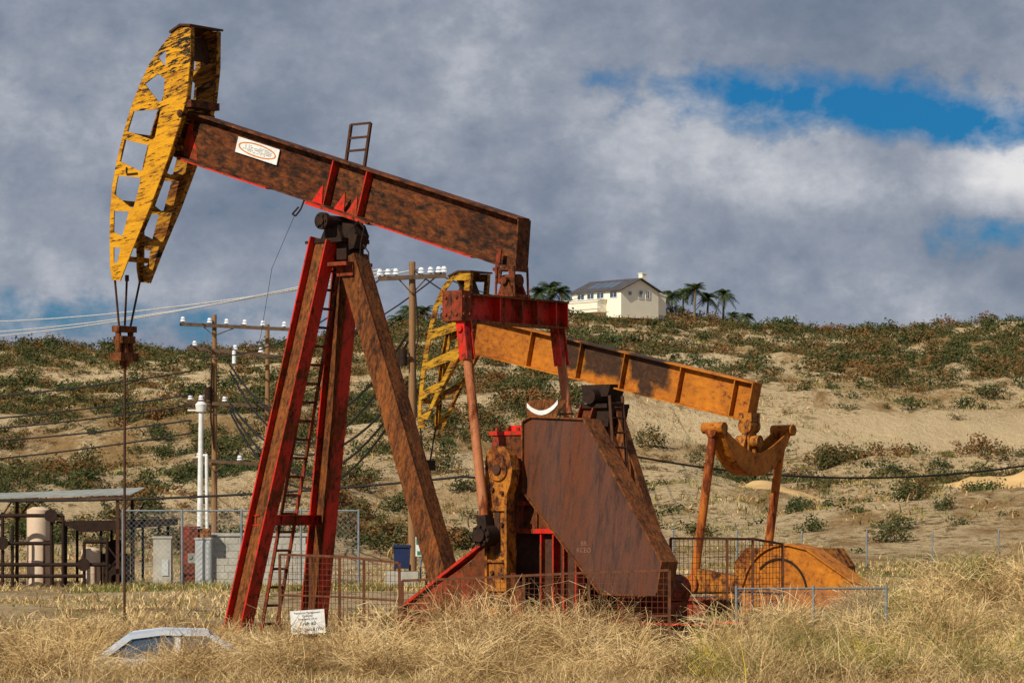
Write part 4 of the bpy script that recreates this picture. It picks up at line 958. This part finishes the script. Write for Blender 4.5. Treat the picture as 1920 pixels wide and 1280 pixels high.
for i,(px_,h,s) in enumerate(((1236,3.4,1.2),(1260,3.2,1.1),(1280,4.2,1.2),(1302,4.8,1.35),(1326,4.2,1.25),(1356,4.6,1.35),(1374,2.0,.9),(1400,1.5,1.0))):
    y=474+(i%3)*3; palm((px_-960)*y/6000,y,h,s,i,random.uniform(-.4,.4))
for i,(px_,h,s) in enumerate(((1012,3.4,1.3),(1032,4.3,1.6),(1052,3.4,1.3),(985,2.8,1.3),(748,1.8,1.3),(770,2.4,1.4),(795,2.2,1.3))):
    y=474+(i%2)*3; palm((px_-960)*y/6000,y,h,s,i,random.uniform(-.2,.2))

# ------------------------------------------------------------------ cars
def car(x,y,z,rot,col,label,L=4.5,Hh=1.5):
    T=thing('parked_car',label,'car',(x,y,z),(0,0,rot))
    W=1.76
    prof=[(-L/2,.35),(-L/2+.02,.75),(-L/2+.25,.95),(-L*.2,1.0),(L*.18,.98),(L/2-.35,.86),(L/2-.05,.70),(L/2,.35),(L/2-.1,.22),(-L/2+.1,.22)]
    mb=MB(); n=len(prof); vs=[]
    for yy,k_ in ((-W/2,1),(-W/2+.05,1.0),(W/2-.05,1.0),(W/2,1)):
        for (a,b) in prof: vs.append((a*(0.985 if abs(yy)==W/2 else 1),yy,b-(.04 if abs(yy)==W/2 and b>.7 else 0)))
    fs=[tuple(range(n)),tuple(range(3*n,4*n))[::-1]]
    for j in range(3): fs+=[(j*n+i,j*n+(i+1)%n,(j+1)*n+(i+1)%n,(j+1)*n+i) for i in range(n)]
    mb.add(vs,fs,0,False); part('body',mb,[col],T)
    cab=[(-L*.36,.97),(-L*.24,Hh-.06),(-L*.12,Hh),(L*.05,Hh-.02),(L*.2,.97)]
    mb=MB(); vs=[];m_=len(cab)
    for sg in (-1,1):
        for a,b in cab: vs.append((a,sg*(W/2-.08-.22*(b-.97)),b))
    mb.add(vs,[tuple(range(m_)),tuple(range(m_,2*m_))[::-1]]+[(i,i+1,m_+i+1,m_+i) for i in range(m_-1)],0); part('windows',mb,['glass'],T)
    mb=MB()
    for sg in (-1,1):
        Pp=[Vector((a,sg*(W/2-.07-.22*(b-.97)),b+.01)) for a,b in cab]
        for i in range(m_-1): mb.obox(Pp[i],Pp[i+1],(0,1,0),.07,.07)
        c=Vector((-L*.06,sg*(W/2-.07),.97)); mb.obox(c,Vector((-L*.06,sg*(W/2-.19),Hh)),(0,1,0),.05,.08)
    mb.obox((-L*.25,0,Hh-.05),(-L*.12,0,Hh+.02),(0,1,0),W-.36,.04);mb.obox((-L*.12,0,Hh+.02),(L*.06,0,Hh),(0,1,0),W-.36,.04)
    part('roof',mb,[col],T)
    for sx in (-L*.31,L*.31):
        for sy in (-1,1):
            w=obj('wheel',None,T,(sx,sy*(W/2-.1),.32)); mb=MB(); mb.cyl((0,-.11,0),(0,.11,0),.32,None,22); part('tyre',mb,['tyre'],w); mb=MB(); mb.cyl((0,-.125,0),(0,.125,0),.2,None,14); part('rim',mb,['galv'],w)
    for sy in (-1,1):
        mb=MB(); mb.box((L/2-.08,sy*.6,.66),(.14,.34,.13)); part('headlight',mb,['ceramic'],T)
        mb=MB(); mb.box((L/2-.14,sy*.82,.64),(.16,.08,.1)); part('indicator',mb,['amber'],T)
car(-5.00,50.2,-.95,R_(6),'carbody','silver blue sedan parked behind tall dry grass',4.0,1.38)
car(-9.6,49.2,-.97,R_(4),'carwhite','white car with amber indicators parked behind dry grass',4.5,1.45)

# ------------------------------------------------------------------ world
W=bpy.data.worlds.new('World'); scene.world=W; W.use_nodes=True; nt=W.node_tree; nt.nodes.clear()
out=nt.nodes.new('ShaderNodeOutputWorld'); tc=nt.nodes.new('ShaderNodeTexCoord'); D=tc.outputs['Generated']
sky=nt.nodes.new('ShaderNodeTexSky'); sky.sky_type='NISHITA'; sky.sun_disc=False
SD=Vector((-.50,-.62,.60)).normalized(); sky.sun_elevation=math.asin(SD.z); sky.sun_rotation=math.atan2(SD.x,SD.y)
bgs=nt.nodes.new('ShaderNodeBackground'); bgs.inputs[1].default_value=0.065
nt.links.new(mix(nt,1.0,sky.outputs[0],(0.08,0.50,0.95),'MULTIPLY'),bgs.inputs[0])
sep=nt.nodes.new('ShaderNodeSeparateXYZ'); nt.links.new(D,sep.inputs[0]); dx,dz=sep.outputs[0],sep.outputs[2]
cm=mapping(nt,D,(1,1,1.35),(0,0,0),(0.35,0.1,0.2))
n1=noise(nt,cm,10,4,0.45,0.15); n2=noise(nt,cm,32,7,0.52,0.15); n3=noise(nt,cm,330,3,0.7); n5=noise(nt,cm,85,6,0.6,0.1)
def blob(cx,cz,rx,rz,slant=0):
    x=mth(nt,'DIVIDE',mth(nt,'SUBTRACT',dx,cx),rx)
    zz=mth(nt,'ADD',mth(nt,'SUBTRACT',dz,cz),mth(nt,'MULTIPLY',mth(nt,'SUBTRACT',dx,cx),slant))
    z=mth(nt,'DIVIDE',zz,rz)
    r2=mth(nt,'ADD',mth(nt,'MULTIPLY',x,x),mth(nt,'MULTIPLY',z,z))
    return mth(nt,'POWER',2.718,mth(nt,'MULTIPLY',r2,-1.0))
nn=mth(nt,'ADD',mth(nt,'ADD',mth(nt,'MULTIPLY',n1,.42),mth(nt,'MULTIPLY',n2,.38)),mth(nt,'MULTIPLY',n5,.20))
val=nn
for args,amp in (((.045,.116,.030,.014),.16),((.078,.108,.022,.013),.14),((.158,.103,.026,.013),.27),((.12,.10,.03,.006),.05),((-.13,.068,.06,.012),.07),((.03,.075,.06,.010),.03),((.12,.085,.06,.010),-.05),((-.03,.15,.25,.012),-.03)):
    val=mth(nt,'ADD',val,mth(nt,'MULTIPLY',blob(*args),amp))
val=mth(nt,'ADD',val,mth(nt,'MULTIPLY',mth(nt,'SUBTRACT',n3,.5),.06))
cc=ramp(nt,val,[(0.34,(0.155,0.200,0.275)),(0.46,(0.215,0.255,0.330)),(0.55,(0.300,0.335,0.405)),(0.64,(0.45,0.475,0.53)),(0.80,(0.78,0.77,0.78))])
bgc=nt.nodes.new('ShaderNodeBackground'); nt.links.new(cc,bgc.inputs[0]); bgc.inputs[1].default_value=1.0
gap=mth(nt,'MAXIMUM',blob(.112,.1235,.078,.0105,.12),mth(nt,'MULTIPLY',blob(.155,.086,.035,.006,.0),.50))
gap=mth(nt,'MAXIMUM',gap,mth(nt,'MULTIPLY',blob(-.13,.060,.08,.010,0),.50))
gv=mth(nt,'SUBTRACT',gap,mth(nt,'MULTIPLY',mth(nt,'SUBTRACT',mth(nt,'ADD',mth(nt,'MULTIPLY',n2,.5),mth(nt,'MULTIPLY',n5,.5)),.47),2.2))
gm=ramp(nt,gv,[(0.20,0),(0.72,1)])
ms=nt.nodes.new('ShaderNodeMixShader'); nt.links.new(gm,ms.inputs[0]); nt.links.new(bgc.outputs[0],ms.inputs[1]); nt.links.new(bgs.outputs[0],ms.inputs[2]); nt.links.new(ms.outputs[0],out.inputs[0])

sun=bpy.data.lights.new('sun','SUN'); sun.energy=5.0; sun.angle=R_(.5); sun.color=(1,.92,.77)
so=bpy.data.objects.new('sun',sun); COL.objects.link(so); so.rotation_euler=(-SD).to_track_quat('-Z','Y').to_euler(); so.location=(-20,-20,40)
cam=bpy.data.cameras.new('camera'); co=bpy.data.objects.new('camera',cam); COL.objects.link(co)
co.location=(0,0,2.3); co.rotation_euler=(R_(90),0,0); cam.lens=112.5; cam.sensor_width=36; cam.shift_y=320/1920; cam.clip_end=6000; cam.clip_start=.5
scene.camera=co
scene.view_settings.view_transform='Standard'; scene.view_settings.look='None'; scene.view_settings.exposure=0
